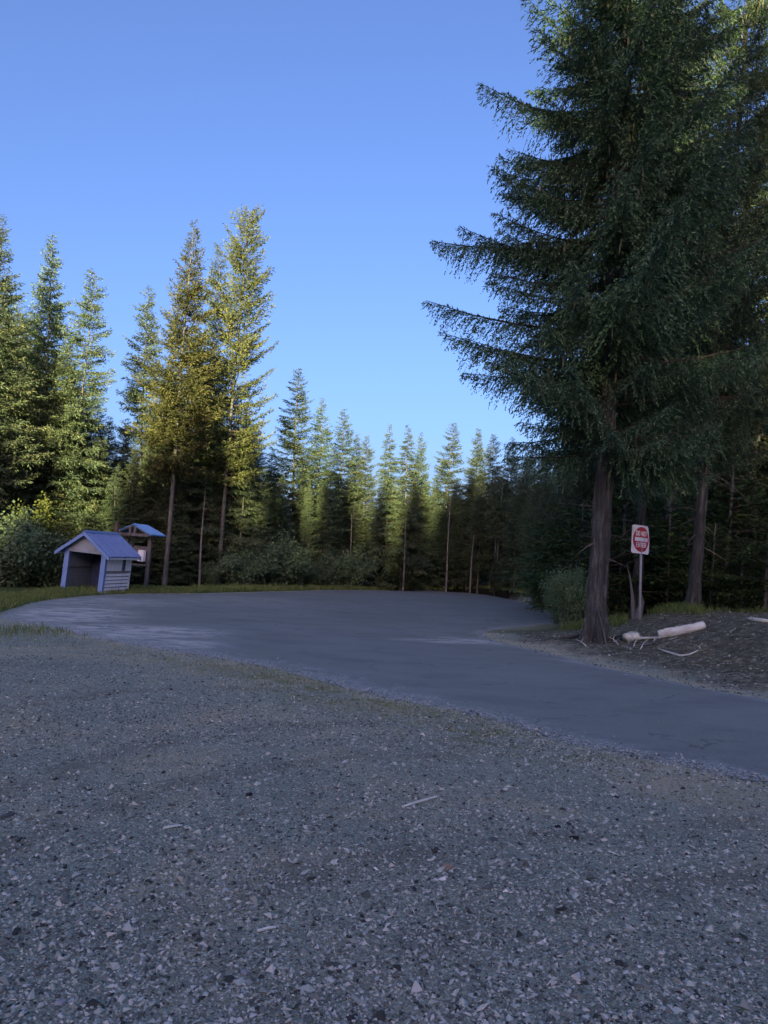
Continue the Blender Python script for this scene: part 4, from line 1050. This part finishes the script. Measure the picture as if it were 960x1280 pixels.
fallen('fallen_branch', [ptY(823, 813), ptY(835, 817), ptY(850, 822), ptY(862, 820), ptY(873, 815)], [.012, .02, .022, .018, .01], WOOD_PALE, 'curved bent stick lying on the open dirt below the long log', 'branch', 'bleached fallen wood', 6, .03)
fallen('fallen_branch', [ptY(805, 808), ptY(815, 806), ptY(824, 801)], [.02, .022, .015], WOOD_GREY, 'grey crooked branch reaching from the dirt to the left end of the long log', 'branch', 'bleached fallen wood', 6, .03)
fallen('fallen_branch', [ptY(936, 776), ptY(950, 778), ptY(975, 780)], [.04, .05, .04], WOOD_PALE, 'pale stick at the right photo edge on top of the bank', 'branch', 'bleached fallen wood', 7, .04)
fallen('fallen_branch', [ptY(742, 803), ptY(760, 802), ptY(778, 797)], [.03, .035, .02], BARK_LIMB, 'dark root like branch sprawling at the foot of the massive fir', 'branch', 'bleached fallen wood', 7, .05)
fallen('fallen_branch', [ptY(700, 800), ptY(716, 799), ptY(733, 794)], [.015, .03, .03], BARK_LIMB, 'dark twisted branch on the dirt left of the massive fir', 'branch', 'bleached fallen wood', 7, .04)
for i in range(16):                                                  # broken twigs thrown around the log
    px = r_.choice([r_.uniform(770, 875), r_.uniform(690, 960)]); py = r_.uniform(792, 812) if px < 880 else r_.uniform(785, 830)
    a = ptY(px, py); p = at(*a); p.z = th(p.x, p.y)
    L = r_.uniform(.2, .6); az = r_.uniform(0, 6.28); up = r_.uniform(.05, .5)
    d = Vector((math.cos(az), math.sin(az), up)) * L; m = MB()
    m.tube([(0, 0, -.02), d * .5 + Vector((0, 0, .03)), d], [.012, .009, .004], 5)
    m.tube([d * .5 + Vector((0, 0, .03)), d * .7 + Vector((.08, -.06, .1))], [.007, .003], 4)
    o = m.build('broken_twig', WOOD_PALE if i % 3 else WOOD_GREY); o.location = p
    tag(o, 'one of the small broken twigs scattered over the dirt bank around the logs', 'twig', 'twigs on the dirt bank')
# snag: torn pale slabs at the base of the tree behind the sign
sn = at(796, 772, 23.0); zb_ = th(sn.x, 23.0)
st = MB(); r2_ = random.Random(4)
st.tube([(sn.x - .10, 23.0, zb_ - .1), (sn.x - .14, 23.0, zb_ + .6), (sn.x - .22, 23.02, zb_ + 1.1), (sn.x - .33, 23.05, zb_ + 1.6)], [.09, .05, .025, .006], 6, True, .25, r2_)
st.tube([(sn.x + .02, 22.98, zb_ - .1), (sn.x + .12, 22.98, zb_ + .45), (sn.x + .04, 23.0, zb_ + .95)], [.12, .07, .01], 6, True, .25, r2_)
tag(st.build('broken_snag', WOOD_GREY), 'jagged grey splintered snag right behind the sign post', 'snag')
# split bark scar leaning on the fir foot
fj = at(750, 790, 17.55); zj = th(fj.x, 17.55)
sc_ = MB(); sc_.tube([(fj.x + .14, 17.50, zj - .02), (fj.x + .06, 17.56, zj + .35), (fj.x - .06, 17.62, zj + .85)], [.022, .018, .006], 5, True, .2, r2_)
tag(sc_.build('bark_strip', WOOD_GREY), 'narrow grey strip of torn bark against the foot of the massive fir', 'bark strip')

# ------------------------------------------------------------------ single things on the gravel
def stick(name, a, b, r, mat, label, cat, group=None):
    A = gp(*a); B = gp(*b); A.z = th(A.x, A.y) + r * 1.4; B.z = th(B.x, B.y) + r * 1.2; m = MB()
    mid = (B - A) * .5 + Vector((.004, .006, .002)); m.tube([(0, 0, 0), mid, B - A], [r, r * 1.05, r * .75], 7, True, .1, r_)
    o = m.build(name, mat); o.location = A; tag(o, label, cat, group); return o
SGp = 'pale sticks on the gravel'
stick('stick', (503, 1012), (546, 998), .0085, WOOD_PALE, 'longest pale straight stick lying in the middle of the gravel', 'stick', SGp)
stick('stick', (322, 1163), (345, 1158), .006, WOOD_PALE, 'short pale stick on the gravel at the lower left of the middle', 'stick', SGp)
stick('stick', (0, 1022), (18, 1016), .012, WOOD_GREY, 'grey stick on the gravel cut by the left photo edge', 'stick', SGp)
stick('stick', (712, 1087), (724, 1097), .004, WOOD_PALE, 'tiny pale splinter on the gravel below the dark clod', 'stick', SGp)
stick('stick', (760, 1065), (775, 1070), .004, WOOD_PALE, 'tiny pale splinter on the gravel right of the dark clod', 'stick', SGp)
stick('stick', (205, 1034), (228, 1030), .007, WOOD_PALE, 'pale flat splinter on the gravel in the left half', 'stick', SGp)
def rock(px, py, r, col, label, flat=.6, seed=0, name='stone', cat='stone', group='larger stones on the gravel'):
    g = gp(px, py); bm = bmesh.new(); bmesh.ops.create_icosphere(bm, subdivisions=2, radius=r); rn = random.Random(seed + int(px))
    ax = [Vector((rn.gauss(0, 1), rn.gauss(0, 1), rn.gauss(0, 1))).normalized() for _ in range(9)]; lim = [rn.uniform(.55, .9) * r for _ in range(9)]
    for v in bm.verts:
        for a_, l_ in zip(ax, lim):
            dd_ = v.co.dot(a_)
            if dd_ > l_: v.co -= a_ * (dd_ - l_)
        v.co.x *= 1.25; v.co.z *= flat
    me = bpy.data.meshes.new(name); bm.to_mesh(me); bm.free()
    mt = mat_paint('stone ' + str(int(px)), col, tuple(c * .6 for c in col), 40, .9, .7, .15, (1, 1, 1))
    o = link(name, me, mt); o.location = (g.x, g.y, th(g.x, g.y) + r * flat * .3); o.rotation_euler = (0, 0, rn.uniform(0, 6)); tag(o, label, cat, group); return o
rock(560, 1085, .034, (.36, .25, .17), 'orange brown flat stone in the middle of the lower gravel', .5, 1)
rock(718, 1048, .030, (.022, .021, .022), 'black lumpy clod on the gravel below the road bend', .5, 2, 'dirt_clod', 'clod', 'dark clods on the gravel')
rock(697, 1034, .022, (.024, .023, .024), 'smaller dark clod just above left of the black lumpy clod', .5, 3, 'dirt_clod', 'clod', 'dark clods on the gravel')
rock(305, 1213, .018, (.30, .30, .31), 'pale angular flake of stone at the lower left of the gravel', .5, 4)
rock(607, 1015, .026, (.34, .34, .33), 'white stone on the gravel below the road edge', .55, 5)
rock(75, 1252, .018, (.30, .30, .30), 'pale rounded stone near the bottom left corner', .7, 6)
rock(311, 994, .026, (.03, .03, .033), 'dark clod left of the long pale stick beside a tuft of weed', .6, 7, 'dirt_clod', 'clod', 'dark clods on the gravel')
rock(618, 1049, .026, (.11, .11, .115), 'grey stone under the white stone on the gravel', .5, 8)
rock(743, 1180, .016, (.32, .31, .30), 'small whitish stone at the lower right of the gravel', .6, 9)
rock(620, 743, .12, (.04, .035, .03), 'dark lump at the far right corner of the asphalt by the grass strip', .7, 10, 'dirt_clod', 'clod', 'dark clods on the gravel')
rock(330, 1014, .018, (.30, .30, .30), 'pale stone next to the small green weed in the gravel', .5, 11)
